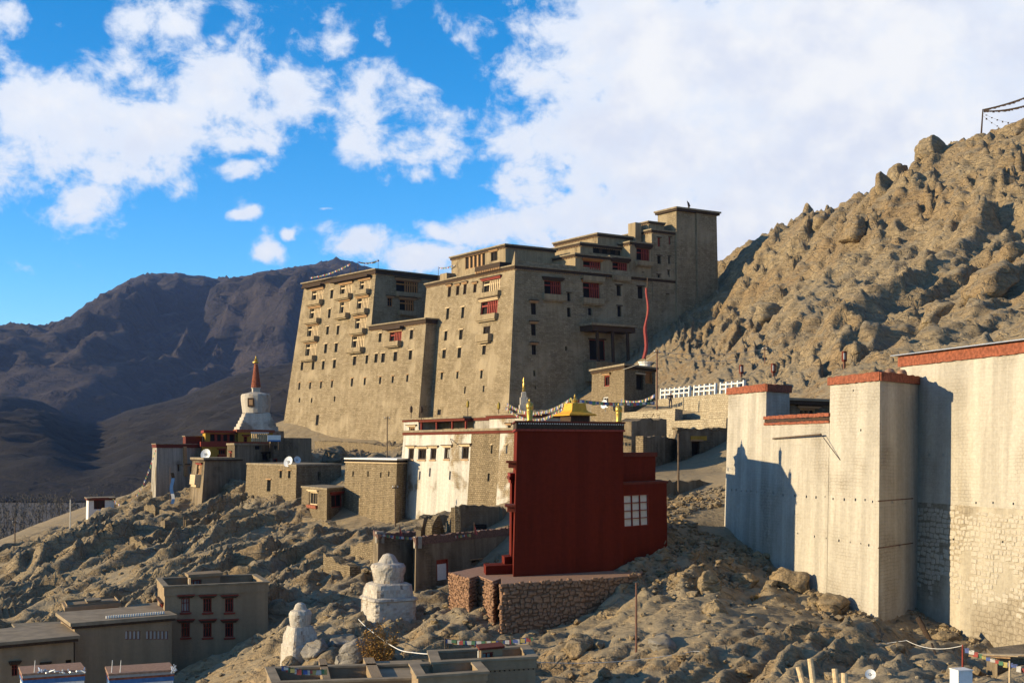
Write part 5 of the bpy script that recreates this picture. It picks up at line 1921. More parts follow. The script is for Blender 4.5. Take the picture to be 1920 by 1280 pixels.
r, B = house('tan_house', 'low tan house with dark eaves and flat roof at the foot of the broken rocks', (-60, 84), (-40, 79), (138, 82.6), 1218, 'housetan', [.0, .01, 0, 0])
window(B, 1, (22, 1246, 33, 1266), 'win', 'redwood', 'dark', 'darkwood', 1)
window(B, 1, (80, 1248, 90, 1262), 'win', 'redwood', 'dark', 'darkwood', 1)
window(B, 1, (123, 1236, 134, 1262), 'door', 'darkwood', 'dark', None)
B.make()
B.slab('eaves', .004, .2, .25, 'darkwood')
B.slab('roof', .204, .4, .35, 'roofmud')
for (x0, x1, Y, y0) in ((6, 26, 84, 1190), (30, 118, 88, 1178), (74, 114, 83, 1194)):
    b3 = Block(r, LCR(G(x0 - 5, Y + 1.6), G(x0, Y), G(x1, Y + 1.0)), Zp(y0, Y), B.z1 + .2, 0, 'housetan', 'roof_room_wall')
    b3.make()
    b3.slab('coping', .004, .14, .1, 'coping')
r, B = house('tan_house', 'small tan outhouse with tilted slab roof beside the six-window house', (243, 100), (250, 96), (300, 98), 1152, 'housetan', [0, 0, 0, 0])
window(B, 1, (262, 1156, 280, 1166), 'win', 'redwood', 'dark', None, 2)
B.make()
B.slab('coping', .004, .2, .2, 'housetan')
for (x0, x1, Y, y0) in ((285, 306, 95, 1144),):
    b3 = Block(r, LCR(G(x0 - 3, Y + 1), G(x0, Y), G(x1, Y + .6)), Zp(y0, Y), B.z1 - 1.5, 0, 'housetan', 'roof_box_wall')
    b3.make()

# foreground roofs
r, B = house('court_house', 'flat mud roof with two dark sunken courts and pole-edged parapets below the stupas', (500, 61), (512, 57), (832, 58.4), 1316, 'housetan', 0)
B.make()
B.parapet(.8, .3, 'housetan', 'parapet', 'roofmud', .0)
f = B.faces[1]
for s, d in ((f.hit(606, 1270)[0], .35), (f.hit(698, 1270)[0], .5)):
    mb = MB()
    f.box(mb, s, s + d, B.z1, B.z1 + .9, -6.0, -.32)
    mb.build('cross_wall', M['housetan'], r)
mb = MB()
f.box(mb, f.hit(704, 1270)[0], f.L - .35, B.z1 + .5, B.z1 + .7, -6.0, -.35)
mb.build('upper_roof', M['roofmud'], r)
r, B = house('roof_house', 'tan house top with stepped parapet and small roof hatch below the terrace', (806, 58.6), (813, 55.5), (1004, 57), 1262, 'housetan', 0)
B.make()
B.parapet(.42, .28, 'housetan', 'parapet', 'roofmud', .05)
B.beams((1,), -.02, .22, .05, .05, 'darkwood')
b3 = Block(r, LCR(G(897, 57.8), G(902, 56.8), G(942, 57.4)), Zp(1218, 56.8), B.z1 - .01, 0, 'housetan', 'hatch_wall')
window(b3, 1, (905, 1222, 926, 1236), 'win', 'redwood', 'curtain', None, 1)
b3.make()
b3.slab('coping', .004, .1, .1, 'maroon')
r, B = house('roof_house', 'low stepped roof terrace with dark beam ends beside the roof hatch house', (772, 55.5), (786, 52.5), (912, 53.6), 1284, 'housetan', 0)
B.make()
B.parapet(.3, .25, 'housetan', 'parapet', 'roofmud', .05)

# little painted roof shrines at the very front
for (x0, x1, yt, Y, lab, cloth) in ((44, 158, 1262, 62, 'blue and white painted roof shrine wrapped in pale scarves', 1), (206, 325, 1262, 62, 'blue and red banded roof shrine with two short poles', 0)):
    c = G((x0 + x1) / 2, Y)
    z1 = Zp(yt, Y)
    r = root('roof_shrine', lab, 'shrine', (*c, z1 - 3))
    Bs = Block(r, LCR(G(x0 - 6, Y + 2), G(x0, Y), G(x1, Y + 1.2)), z1 - .55, z1 - 4.0, 0, 'whitep')
    Bs.make()
    Bs.slab('blue_band', .004, .22, .03, 'blue')
    Bs.slab('red_band', .224, .32, .05, 'redband')
    Bs.slab('grey_band', .324, .45, .04, 'steel')
    Bs.slab('coping', .454, .55, .08, 'redtan')
    for px in ((x0 + 3, x0 + 19) if not cloth else (x0 + 20,)):
        p = W(px, yt, Y + .3)
        MB().tube(p, p + Vector((.05, 0, .65)), .025, .015).build('pole', M['whitep'], r)
    rnd = random.Random(x0)
    mb = MB()
    for k in range(26 if cloth else 5):
        p = W(rnd.uniform(x0 + 15, x1) if cloth else x1 - 4 + k, yt, Y + .2) + Vector((0, rnd.uniform(0, .6), rnd.uniform(0, .12)))
        q = p + Vector((rnd.uniform(-.32, .32), rnd.uniform(-.1, .4), rnd.uniform(-.06, .12 if cloth else .35)))
        mb.tube(p, q, .045, .02, 5)
    o = mb.build('scarves', M['tin'], r)
    o['kind'] = 'stuff'

# small white shrine on the left spur
Bx = house('small_shrine', 'small white shrine with maroon window alone on the valley spur', (162, 231), (166, 226), (214, 229), 938, 'whitep', [.02, .02, .02, .02])
r, B = Bx
window(B, 1, (176, 937, 197, 954), 'win', 'maroon', 'darkwood', 'redwood', 2, None, 'maroon')
B.make()
B.slab('eaves', .004, .3, .25, 'maroon')
B.slab('coping', .304, .45, .35, 'coping')

# slender stepped shrine on the temple roofs
c = W(982, 0, 136)
r = root('roof_chorten', 'slim stepped pinkish white roof chorten with gold spire behind the red temple', 'chorten', (c.x, c.y, CZ + 3.4))
MB().lathe((c.x, c.y, CZ + 3.4), [(.8, 0), (.8, .5), (.68, .52), (.68, 1.2), (.54, 1.22), (.54, 2.0), (.36, 2.02), (.34, 2.5), (.2, 2.6)], 4, .9).build('body', M['limestupa'], r)
MB().lathe((c.x, c.y, CZ + 6.0), [(.14, 0), (.2, .15), (.12, .3), (.16, .5), (.1, .7), (.06, 1.0), (.1, 1.1), (.02, 1.5)], 10).build('spire', M['gold'], r)


# ------------------------------------------------------------------ poles, cables, flags
def pole(px, ytop, Y, lab, r0=.09, mat='polewood', arm=0, base=None, name='utility_pole', lean=0.0):
    t = W(px, ytop, Y)
    gz = ground(t.x, t.y) if base is None else base
    r = root(name, lab, 'pole', (t.x, t.y, gz))
    b = Vector((t.x - lean, t.y, gz - .5))
    MB().tube(b, t, r0, r0 * .75, 8).build('shaft', M[mat], r)
    if arm:
        MB().box((t.x, t.y, t.z - .35), (arm, .1, .1), .5).build('crossarm', M[mat], r)
        for sx in (-.4, .4):
            MB().lathe((t.x + sx * arm * .9, t.y + sx * arm * .45, t.z - .3), [(.04, 0), (.06, .08), (.03, .18)], 6).build('insulator', M['whitep'], r)
    return t


pA = pole(1193, 1092, 64, 'thin rusty steel pole rising in front of the red temple terrace', .06, 'pole', 0, None, 'steel_pole')
pB = pole(1272, 812, 100, 'dark wooden pole in the shaded yard behind the red temple', .09, 'polewood', .0)
pC = pole(1232, 655, 152, 'tall reddish pole at the end of the white railing carrying two cables', .1, 'pole', .9)
pD = pole(741, 908, 138, 'wooden pole against the white house corner', .09, 'polewood', .7)
pE = pole(726, 780, 205, 'slim wooden pole in front of the palace annexe', .1, 'polewood', 1.0)
pF = pole(28, 975, 230, 'lone wooden pole on the valley edge by the grove', .13, 'polewood', 1.0)
pG = pole(1434, 650, 170, 'thin pole on the rock above the fort bastion', .07, 'pole', .8)
pH = pole(132, 936, 232, 'slim whitish lattice mast beside the small white shrine', .12, 'steel', .0, None, 'mast')
pI = pole(345, 968, 172, 'dark post among the mud walls on the broken rock slope', .1, 'polewood', 0)


def cable(lab, pts, r=.025, mat='cable', sag=0.0, n=14, name='cable'):
    P = []
    for a, b in zip(pts[:-1], pts[1:]):
        a, b = Vector(a), Vector(b)
        for k in range(n):
            t = k / n
            p = a.lerp(b, t)
            p.z -= sag * 4 * t * (1 - t)
            P.append(p)
    P.append(Vector(pts[-1]))
    mb = MB()
    for a, b in zip(P[:-1], P[1:]):
        mb.tube(a, b, r, r, 5, False)
    o = mb.build(name, M[mat], None, True, tuple(P[0]))
    tag(o, lab, 'cable')
    return P


cable('upper pale cable from the reddish pole to the rocks', [pC - Vector((0, 0, .3)), pG - Vector((0, 0, .3))], .03, 'cable', .5)
cable('lower pale cable from the reddish pole to the rocks', [pC - Vector((0, 0, .7)), pG - Vector((0, 0, 1.0))], .03, 'cable', .8)
cable('pale cable slanting from the reddish pole down to the gate house', [pC - Vector((0, 0, .35)), W(1168, 692, 166)], .03, 'cable', .3)
cable('white hose lying down the slope from the squat stupa to the roofs', [W(672, 1160, 79), W(700, 1185, 74), W(742, 1214, 68), W(770, 1222, 65), W(840, 1225, 62), W(905, 1228, 60)], .025, 'whitep', .05, 8, 'hose')
cable('long white line strung from the roof hatch house across the slope', [W(1000, 1240, 60), W(1300, 1220, 62), W(1700, 1200, 60), W(1806, 1209, 50)], .014, 'whitep', .25)
cable('grey cable from the dark post to the battered house', [pI, W(430, 918, 197)], .03, 'dcable', .8)
cable('thin cable across the valley from the lone pole to the shrine', [pF, W(110, 985, 240)], .03, 'cable', .8)


def flags(lab, A, B, sag, n, size, colours=True, mat='dcable', seed=0, dark=False):
    rnd = random.Random(seed)
    A, B = Vector(A), Vector(B)
    r = root('prayer_flags', lab, 'prayer flags', tuple(A))
    P = []
    m = 20
    for k in range(m + 1):
        t = k / m
        p = A.lerp(B, t)
        p.z -= sag * 4 * t * (1 - t)
        P.append(p)
    mb = MB()
    for a, b in zip(P[:-1], P[1:]):
        mb.tube(a, b, size * .06, size * .06, 4, False)
    mb.build('cord', M[mat], r)
    d = (B - A)
    d.z = 0
    d.normalize()
    mbs = [MB() for _ in FLAGM]
    for k in range(n):
        t = (k + .5) / n
        p = A.lerp(B, t)
        p.z -= sag * 4 * t * (1 - t)
        w = size * rnd.uniform(.8, 1.05)
        h = size * rnd.uniform(.7, 1.15)
        sw = Vector((-d.y, d.x, 0)) * rnd.uniform(-.35, .35) * h
        q = p + d * w
        vs = [p, q, q + sw * .5 + Vector((0, 0, -h * .5)), q + sw + Vector((0, 0, -h)), p + sw * .8 + Vector((0, 0, -h * .95)), p + sw * .4 + Vector((0, 0, -h * .5))]
        mbs[k % 5].add(vs, [(0, 1, 2, 5), (5, 2, 3, 4)])
    for j, mb in enumerate(mbs):
        if mb.v:
            o = mb.build('flags', M['twigs'] if dark else FLAGM[j], r)
            o['kind'] = 'stuff'


def thin_pole(px, ytop, ybot, Y, lab, r0=.06, mat='polewood', cat='flagpole', name='flagpole', base=None):
    a, b = W(px, ybot, Y), W(px, ytop, Y)
    if base is not None:
        a.z = base
    o = MB().tube(a, b, r0, r0 * .6, 6).build(name, M[mat], None, True, tuple(a))
    return tag(o, lab, cat)


# palace roof
zt = PU.z1 + .9
for k, (px, y, Y, lab) in enumerate(((580, 519, 318, 'flagpole at the outer corner of the palace outer wing roof'), (657, 492, 306, 'flagpole midway along the palace outer wing roof edge'), (671, 489, 303.5, 'flagpole with dark cloth beside the midway one on the outer wing roof'), (709, 486, 303, 'flagpole at the inner corner of the palace outer wing roof'), (822, 500, 287, 'flagpole on the low corner box of the palace main roof'))):
    thin_pole(px, y, 0, Y, lab, .07, base=zt if px < 800 else PN.z1 + .8)
flags('sagging flag cord along the palace outer wing roof', W(580, 520, 318), W(657, 493, 306), .6, 34, .4, seed=1)
flags('flag cord between the two inner poles of the palace outer wing', W(671, 490, 303.5), W(709, 487, 303), .5, 18, .35, seed=2)
flags('short flag cord on the palace main roof corner', W(822, 501, 287), W(851, 496, 284), .3, 12, .35, seed=3)
# figure-like banner on the tower
c = W(1291, 0, 287)
r = root('tower_banner', 'small dark ragged banner on the palace tower roof', 'banner', (c.x, c.y, CZ + 53.1))
MB().lathe((c.x, c.y, CZ + 53.1), [(.55, 0), (.4, .6), (.2, .9)], 7).build('cairn', M['coping'], r)
MB().tube((c.x, c.y, CZ + 53.9), (c.x - .3, c.y, CZ + 55.4), .1, .07).build('pole', M['darkwood'], r)
MB().add([(c.x - .3, c.y, CZ + 55.4), (c.x + .15, c.y + .1, CZ + 55.0), (c.x + .45, c.y, CZ + 54.2), (c.x + .1, c.y - .1, CZ + 53.9), (c.x - .15, c.y, CZ + 54.6)], [(0, 1, 2, 3, 4)]).build('cloth', M['darkwood'], r)
# tall red banner by the palace gate
c = W(1210, 0, 246)
gz = ground(c.x, c.y)
r = root('red_banner', 'tall pole wrapped in red cloth before the palace gate', 'banner', (c.x, c.y, gz))
MB().lathe((c.x, c.y, gz - .5), [(1.2, 0), (1.2, 1.2), (1.4, 1.25), (1.4, 1.5)], 14).build('plinth', M['whitep'], r)
MB().tube((c.x, c.y, gz + .9), (c.x + .4, c.y, Zp(520, 246)), .12, .07, 8).build('pole', M['polewood'], r)
mb = MB()
n = 16
zb_, zt_ = gz + 1.6, Zp(540, 246)
vs, fs = [], []
for k in range(n + 1):
    z = zb_ + (zt_ - zb_) * k / n
    xo = c.x + .4 * k / n + .25 * math.sin(k * .7) - (.35 if k < 5 else 0) * (1 - k / 5)
    w = .34 if k < 8 else .22
    vs += [(xo - w, c.y - .15, z), (xo, c.y - .3, z), (xo + w, c.y - .15, z), (xo, c.y + .15, z)]
for k in range(n):
    for i in range(4):
        fs.append((4 * k + i, 4 * k + (i + 1) % 4, 4 * k + 4 + (i + 1) % 4, 4 * k + 4 + i))
fs += [(3, 2, 1, 0), tuple(4 * n + i for i in range(4))]
mb.add(vs, fs).build('cloth', M['flagred'], r)
# hill top
tH = W(1843, 205, 250)
gz = ground(*W(1838, 0, 250).xy)
r = root('summit_pole', 'dark leaning pole with flag lines on the rocky hill top', 'pole', (*W(1838, 0, 250).xy, gz))
MB().tube((*W(1838, 0, 250).xy, gz - 1), tH, .2, .12).build('shaft', M['darkwood'], r)
t2 = W(2010, 140, 242)
for k, (dz, sg) in enumerate(((0, .8), (-.5, 1.5), (-1.6, 3.0), (-2.6, 3.6))):
    flags(('top', 'second', 'third', 'lowest')[k] + ' flag line running from the hill-top pole', tH + Vector((0, 0, dz * .5)), t2 + Vector((0, 0, dz * 3)), sg, 60 if k < 2 else 16, .42 if k < 2 else .3, dark=True, seed=20 + k)
gz2 = ground(t2.x, t2.y)
o = MB().tube((t2.x, t2.y, gz2 - 1), t2, .2, .12).build('summit_pole', M['darkwood'], None, True, (t2.x, t2.y, gz2))
tag(o, 'second hill-top pole holding the other ends of the flag lines', 'pole')
# gate house, temple roofs, foreground
flags('upper row of pale flags from the reddish pole to the gate house', W(1229, 738, 152), W(1166, 748, 164), .5, 26, .42, seed=5)
flags('lower row of coloured flags in front of the gate house', W(1229, 752, 152), W(1082, 748, 150), .3, 50, .4, seed=6)
flags('thick bundle of faded flags sagging between the temple roofs', W(950, 755, 133), W(1070, 745, 112), 1.1, 70, .34, seed=7)
flags('second faded flag line under the thick bundle on the temple roofs', W(948, 762, 132), W(1072, 748, 112), 1.5, 60, .3, seed=8)
flags('white flag line rising from the gilt banner to the slim roof chorten', W(996, 776, 79), W(984, 735, 136), .8, 40, .2, seed=9)
flags('long flag cord from the grey monastery house down to the small shrine', W(296, 830, 206), W(212, 934, 228), 4.5, 60, .4, seed=10)
flags('faded flags strung before the terrace of the red temple', W(834, 1197, 70), W(992, 1194, 70), .15, 44, .26, seed=11)
for px, lab in ((834, 'short post holding the end of the terrace flags below the buttresses'), (992, 'short post holding the end of the terrace flags below the plain wall')):
    t = W(px, 1192, 70)
    thin_pole(px, 1192, 0, 70, lab, .04, 'polewood', 'post', 'flag_post', base=ground(t.x, t.y) - .3)
flags('small bright flags on the parapet of the sunken courts', W(526, 1247, 57.5), W(606, 1254, 58), .1, 20, .24, seed=12)
flags('dark rag line along the brushwood roof of the white door house', W(712, 1000, 100), W(880, 1000, 105), .3, 50, .25, seed=13)
for px, y, Y, lab in ((749, 982, 102, 'red pennant pole on the narrow mud house roof'), (889, 978, 106, 'red pennant pole on the white door house roof')):
    a = W(px, y + 32, Y)
    r = root('pennant', lab, 'flagpole', tuple(a))
    MB().tube(a - Vector((0, 0, .6)), W(px, y, Y), .03, .02).build('pole', M['polewood'], r)
    t = W(px, y, Y)
    MB().add([t, t + Vector((.12, 0, -.5)), t + Vector((.3, .05, -1.1)), t + Vector((.02, .02, -1.0))], [(0, 1, 2, 3)]).build('cloth', M['flagred'], r)
# blue-white banner at the monastery
a = W(319, 944, 196)
r = root('cloth_banner', 'tall thin blue and white cloth banner before the grey monastery house', 'banner', (a.x, a.y, ground(a.x, a.y)))
MB().tube((a.x, a.y, ground(a.x, a.y) - .3), W(319, 876, 196), .08, .05).build('pole', M['polewood'], r)
t0 = W(320, 886, 196)
for j, (mt, z0, z1) in enumerate((('dark', 0, .8), ('blue', .8, 3.2), ('whitep', 3.2, 4.0), ('blue', 4.0, 4.9))):
    vs = []
    for k in range(5):
        z = z0 + (z1 - z0) * k / 4
        x = .15 * math.sin(z * 2)
        vs += [t0 + Vector((x, -.1, -z)), t0 + Vector((x + .5, -.05, -z))]
    MB().add(vs, [(2 * k, 2 * k + 1, 2 * k + 3, 2 * k + 2) for k in range(4)]).build('cloth', M[mt], r)


def dish(p, rad, lab, face=(-.5, -.8, .35)):
    d = Vector(face).normalized()
    r = root('satellite_dish', lab, 'satellite dish', tuple(p))
    u = d.orthogonal().normalized()
    w = d.cross(u)
    vs, fs = [Vector(p)], []
    n = 14
    for j in range(1, 5):
        q = j / 4
        for i in range(n):
            t = 2 * math.pi * i / n
            vs.append(Vector(p) + (u * math.cos(t) + w * math.sin(t)) * rad * q + d * (rad * .3 * q * q))
    fs += [(0, 1 + i, 1 + (i + 1) % n) for i in range(n)]
    for j in range(3):
        for i in range(n):
            fs.append((1 + j * n + i, 1 + j * n + (i + 1) % n, 1 + (j + 1) * n + (i + 1) % n, 1 + (j + 1) * n + i))
    MB().add(vs, fs).build('reflector', M['dish'], r, True)
    MB().tube(Vector(p), Vector(p) + d * rad * .9, rad * .04).build('feed_arm', M['steel'], r)
    MB().tube(Vector(p) - d * .05, Vector(p) - d * .1 + Vector((0, 0, -rad * 1.6)), rad * .07).build('mast', M['steel'], r)


dish(W(387, 852, 194), .85, 'white dish on the roof of the battered mud house', (-.3, -.9, .3))
dish(W(542, 866, 172), .75, 'white dish on the roof of the long stone house')
dish(W(557, 862, 173), .5, 'small grey dish among roof clutter on the long stone house', (.5, -.8, .3))
dish(W(1134, 758, 169), .6, 'white dish hanging at the lower window of the gate house', (-.7, -.6, .2))
dish(W(1632, 1264, 48), .2, 'small white dish lying among the timber posts', (-.2, -.9, .5))

# hill markers
for k, (px, y, Y) in enumerate(((1390, 692, 166), (1450, 690, 158), (1583, 668, 142))):
    a = W(px, y, Y)
    gz = ground(a.x, a.y)
    r = root('marker_post', ('rusty lamp box post on the rock above the railing', 'rusty lamp box post above the fort corner bastion', 'rusty lamp box post on the rock above the lower fort wall')[k], 'post', (a.x, a.y, gz))
    MB().box((a.x, a.y, (gz + a.z) / 2), (.22, .22, a.z - gz + 1.0), .4).build('shaft', M['pole'], r)
    MB().box((a.x, a.y, a.z), (.42, .4, 1.15), .4).build('lamp_box', M['maroon'], r)
    MB().box((a.x - .05, a.y - .24, a.z), (.2, .06, .7), .4).build('lamp_glass', M['curtain'], r)

# foreground clutter, on a flat roof just under the frame
rf = W(1700, 0, 48)
zr = CZ - 9.35
r = root('lower_roof', 'flat mud roof with stored timber at the foot of the slope below the long wall', 'house', (rf.x, rf.y, zr - 3))
Bq = Block(r, [G(1440, 49.5), G(1440, 43), G(2080, 43), G(2080, 49.5)], zr, zr - 4, 0, 'housetan')
Bq.make()
POSTS = [(1497, 1249, 47.5, 1515, 'shorter of the two leaning timber posts stacked together'), (1519, 1234, 47, 1530, 'taller of the two leaning timber posts stacked together'), (1565, 1253, 47, 1572, 'cut timber post leaning beside the white dish'), (1583, 1261, 46, 1585, 'stubby timber post next to the white dish')]
for px, y, Y, pb, lab in POSTS:
    t = W(px, y, Y)
    b = W(pb, 1300, Y - .3)
    b.z = zr
    o = MB().tube(b, t, .12, .11, 10).build('timber_post', M['palewood'], None, False, tuple(b))
    tag(o, lab, 'post', 'timber posts stored on the roof')
a = W(1802, 1255, 47)
r = root('water_tank', 'white square water tank on the timber-store roof', 'tank', (a.x, a.y, zr))
MB().box((a.x, a.y, (zr + a.z) / 2), (.58, .55, a.z - zr), .25).build('body', M['dish'], r)
MB().box((a.x, a.y, a.z + .02), (.62, .59, .04), .25).build('lid', M['whitep'], r)
for k, (px, y, Y) in enumerate(((1805, 1208, 49), (1893, 1238, 48))):
    t = W(px, y, Y)
    o = MB().tube((t.x, t.y, zr), t, .045, .03, 6).build('flag_post', M['redwood'] if k == 0 else M['palewood'], None, True, (t.x, t.y, zr))
    tag(o, ('red-cloth-wrapped post carrying the bright lower flag line', 'pale wooden post carrying the bright lower flag line')[k], 'post')
flags('bright lower flag line between two roof posts', W(1805, 1212, 49), W(1893, 1242, 48), .08, 11, .19, seed=14)
flags('faded lower flag line running on from the pale post', W(1893, 1242, 48), W(1990, 1270, 47), .08, 11, .19, seed=15)
for k, (xa, ya, Ya, xb, yb, Yb, lab) in enumerate(((1722, 1160, 70, 1747, 1206, 68, 'charred beam leaning on rubble below the bastion corner'), (1747, 1206, 58, 1772, 1275, 55, 'long thin dark branch on the rubble slope'), (1706, 1232, 60, 1712, 1270, 58, 'short dead branch stuck in the rubble slope'))):
    a, b = W(xa, ya, Ya), W(xb, yb, Yb)
    b.z = min(b.z, ground(b.x, b.y) + .1)
    o = MB().tube(b, a, .13 if k == 0 else .06, .16 if k == 0 else .05, 7).build('wooden_beam', M['twigs'], None, True, tuple(b))
    tag(o, lab, 'beam')
a = W(1880, 1240, 52)
r = root('stone_hut', 'low dark stone hut roofed with loose planks at the foot of the long wall', 'hut', (a.x, a.y, zr - 1))
Bq = Block(r, LCR(G(1850, 55), G(1870, 52), G(1990, 54)), Zp(1236, 52), zr - 3, 0, 'mud')
Bq.make()
for k in range(5):
    p = W(1862 + k * 14, 1233 - k % 2 * 3, 52 + k * .2)
    MB().box((p.x, p.y + .4, p.z), (.3, 1.6, .05), 1.2 + .1 * k).build('plank', M['palewood'] if k % 2 else M['wood'], r)

# ------------------------------------------------------------------ boulders
BL = [(640, 1195, 75, .9, .8, .75, 'grey', 'large grey boulder under the squat stupa'), (668, 1222, 72, 1.5, 1.0, 1.0, 'grey', 'biggest grey boulder beside the dry bush'), (590, 1225, 74, .9, .8, .7, 'grey', 'rounded grey boulder at the foot of the pinkish stupa'),
      (545, 1228, 74, .7, .6, .6, 'rock', 'brown boulder at the corner of the pinkish stupa'), (480, 1262, 70, .6, .5, .9, 'grey', 'upright pale boulder at the corner of the sunken courts'), (500, 1240, 71, .5, .6, .5, 'grey', 'small grey boulder above the sunken courts'),
      (735, 1172, 78, .9, .6, .5, 'rock', 'brown boulder directly below the squat stupa base'), (1243, 1208, 64, .95, .7, .55, 'grey', 'isolated grey boulder on the open slope below the bastion'), (1395, 1075, 80, .9, .8, .6, 'rock', 'pale boulder in shade against the fort wall'),
      (1480, 1095, 80, 1.4, 1.1, 1.1, 'rock', 'broad brown outcrop block at the foot of the fort curtain wall'), (1560, 1140, 75, 1.3, 1.0, .9, 'rock', 'cracked brown block below the bastion'), (1340, 1150, 70, .8, .7, .5, 'rock', 'low brown rock on the bare slope under the steel pole'),
      (1330, 1085, 76, .9, .6, .9, 'rock', 'broken stub of rock and masonry on the slope edge'), (1770, 1170, 71, .9, .7, .5, 'rock', 'flat brown rock at the foot of the long wall'), (1080, 1225, 66, 1.1, .8, .7, 'rock', 'smooth brown rock below the terrace'),
      (1765, 590, 158, 4.2, 2.2, 2.2, 'rock', 'huge tilted pale slab on the rocky hill'), (1600, 655, 146, 2.6, 1.6, 2.4, 'rock', 'pointed brown crag above the lower fort wall'), (1445, 570, 218, 4.0, 2.5, 3.0, 'rock', 'dark rounded crag in the middle of the hill'),
      (1540, 410, 276, 3.4, 2.6, 2.4, 'rock', 'knobbly outcrop on the skyline between tower and summit'), (1752, 300, 256, 4.6, 3.4, 4.4, 'rock', 'big rounded crag just below the hill summit'), (1832, 250, 250, 3.2, 2.6, 2.4, 'rock', 'summit crag carrying the leaning pole'), (1685, 360, 262, 3.6, 3.0, 5.0, 'rock', 'fluted orange crag halfway along the skyline'),
      (1905, 262, 247, 3.2, 2.8, 3.6, 'rock', 'steep crag beyond the summit pole'), (1600, 480, 232, 3.6, 2.4, 3.4, 'rock', 'fluted brown buttress under the skyline'), (1660, 420, 246, 4.0, 2.6, 5.0, 'rock', 'tall fluted buttress below the orange crag'),
      (625, 862, 225, 3.2, 2.0, 2.4, 'rock', 'dark rocky knob at the foot of the palace'), (700, 858, 205, 2.4, 1.6, 1.2, 'rock', 'low dark rocky knob behind the square stone house'), (1860, 600, 156, 5.5, 3.0, 2.2, 'rock', 'long smooth slab on the hill above the long wall'), (1900, 500, 180, 5.0, 3.0, 3.0, 'rock', 'layered pale slab high above the long wall')]
for k, (px, py, Y, sx, sy, sz, mt, lab) in enumerate(BL):
    c = W(px, py, Y)
    gz = ground(c.x, c.y)
    z = gz + sz * .25 if k not in (15, 18, 19, 20, 21, 22, 23, 24) else gz - sz * .15
    o = bm_object('boulder', boulder_mesh(k + 40, (sx, sy, sz), 4, .34, 8), M['greyrock' if mt == 'grey' else 'rock'], (c.x, c.y, z), .9 if sx > sy * 1.3 else k * .7, None, True, (.0, -.45 if sx > 2 else -.2))
    tag(o, lab, 'rock')

# loose stones on the slopes
def scree():
    rnd = random.Random(11)
    shapes = []
    for k in range(8):
        bm = boulder_mesh(100 + k, (1, .8, .65), 1, .3, 5)
        bm.verts.ensure_lookup_table()
        shapes.append((np.array([tuple(v.co) for v in bm.verts]), [tuple(v.index for v in f.verts) for f in bm.faces]))
        bm.free()
    pts = []
    for k in range(5200):
        t = rnd.random()
        if t < .16:
            x, y = rnd.uniform(-8, 30), rnd.uniform(50, 82)
        elif t < .5:
            x, y = rnd.uniform(7.5, 17), rnd.uniform(76, 101)
        elif t < .62:
            q = rnd.random()
            p = FC.lerp(FL, q) if rnd.random() < .6 else Vector((24.4, 77.5)).lerp(Vector((29.5, 59)), q)
            x, y = p.x - abs(rnd.gauss(0, 1.1)) - .3, p.y - rnd.uniform(0, .6)
        elif t < .8:
            x, y = rnd.uniform(-32, 2), rnd.uniform(74, 116)
        else:
            x, y = rnd.uniform(-70, -22), rnd.uniform(95, 200)
        pts.append((x, y, min(.5, .07 * (1 + rnd.paretovariate(1.9)) * (1.5 if y > 110 else 1))))
    X, Y = np.array([p[0] for p in pts]), np.array([p[1] for p in pts])
    Zg = base_z(X, Y) + disp(X, Y)
    keep = fbm(X / 6, Y / 6, 3, 77) > -.12
    vs, fs, n = [], [], 0
    for (x, y, s), z, kp in zip(pts, Zg, keep):
        if not kp:
            continue
        v, f = shapes[rnd.randrange(8)]
        t = rnd.uniform(0, 6.28)
        cs, sn = math.cos(t), math.sin(t)
        m = np.array([[cs, -sn, 0], [sn, cs, 0], [0, 0, 1]]) * s
        vs.append(v @ m.T + np.array((x, y, z + s * .12)))
        fs += [tuple(i + n for i in q) for q in f]
        n += len(v)
    me = bpy.data.meshes.new('scree')
    me.from_pydata(np.concatenate(vs).tolist(), [], fs)
    me.materials.append(M['rock'])
    o = bpy.data.objects.new('scree', me)
    scene.collection.objects.link(o)
    o['kind'] = 'stuff'
    o['label'] = 'loose brown stones scattered over the slopes and wall foots'


scree()

# dry bush
c = W(712, 1232, 70)
gz = ground(c.x, c.y)
rnd = random.Random(5)
M['bush'] = simple('dry_orange_leaves', (.36, .19, .04), .9, .35, 0, 3)
r = root('dry_bush', 'orange-brown dry bush growing between the grey boulders', 'bush', (c.x, c.y, gz))
mb, st = MB(), MB()
for k in range(110):
    a = rnd.uniform(0, 6.28)
    q = rnd.random() ** .6
    tip = Vector((c.x + math.cos(a) * q * 1.35, c.y + math.sin(a) * q * .9, gz + rnd.uniform(.8, 2.5) * (1.15 - .45 * q)))
    b0 = Vector((c.x + math.cos(a) * q * .35, c.y + math.sin(a) * q * .3, gz - .2))
    st.tube(b0, tip, .018, .006, 4, False)
    for j in range(26):
        t = rnd.uniform(.25, 1.05)
        p = b0.lerp(tip, t) + Vector((rnd.gauss(0, .09), rnd.gauss(0, .09), rnd.gauss(0, .06)))
        d = Vector((rnd.gauss(0, .6), rnd.gauss(0, .6), rnd.gauss(.6, .5))).normalized() * rnd.uniform(.06, .14)
        s = d.orthogonal().normalized() * rnd.uniform(.02, .04)
        mb.add([p - s, p + s, p + d], [(0, 1, 2)])
st.build('stems', M['polewood'], r)
mb.build('foliage', M['bush'], r)
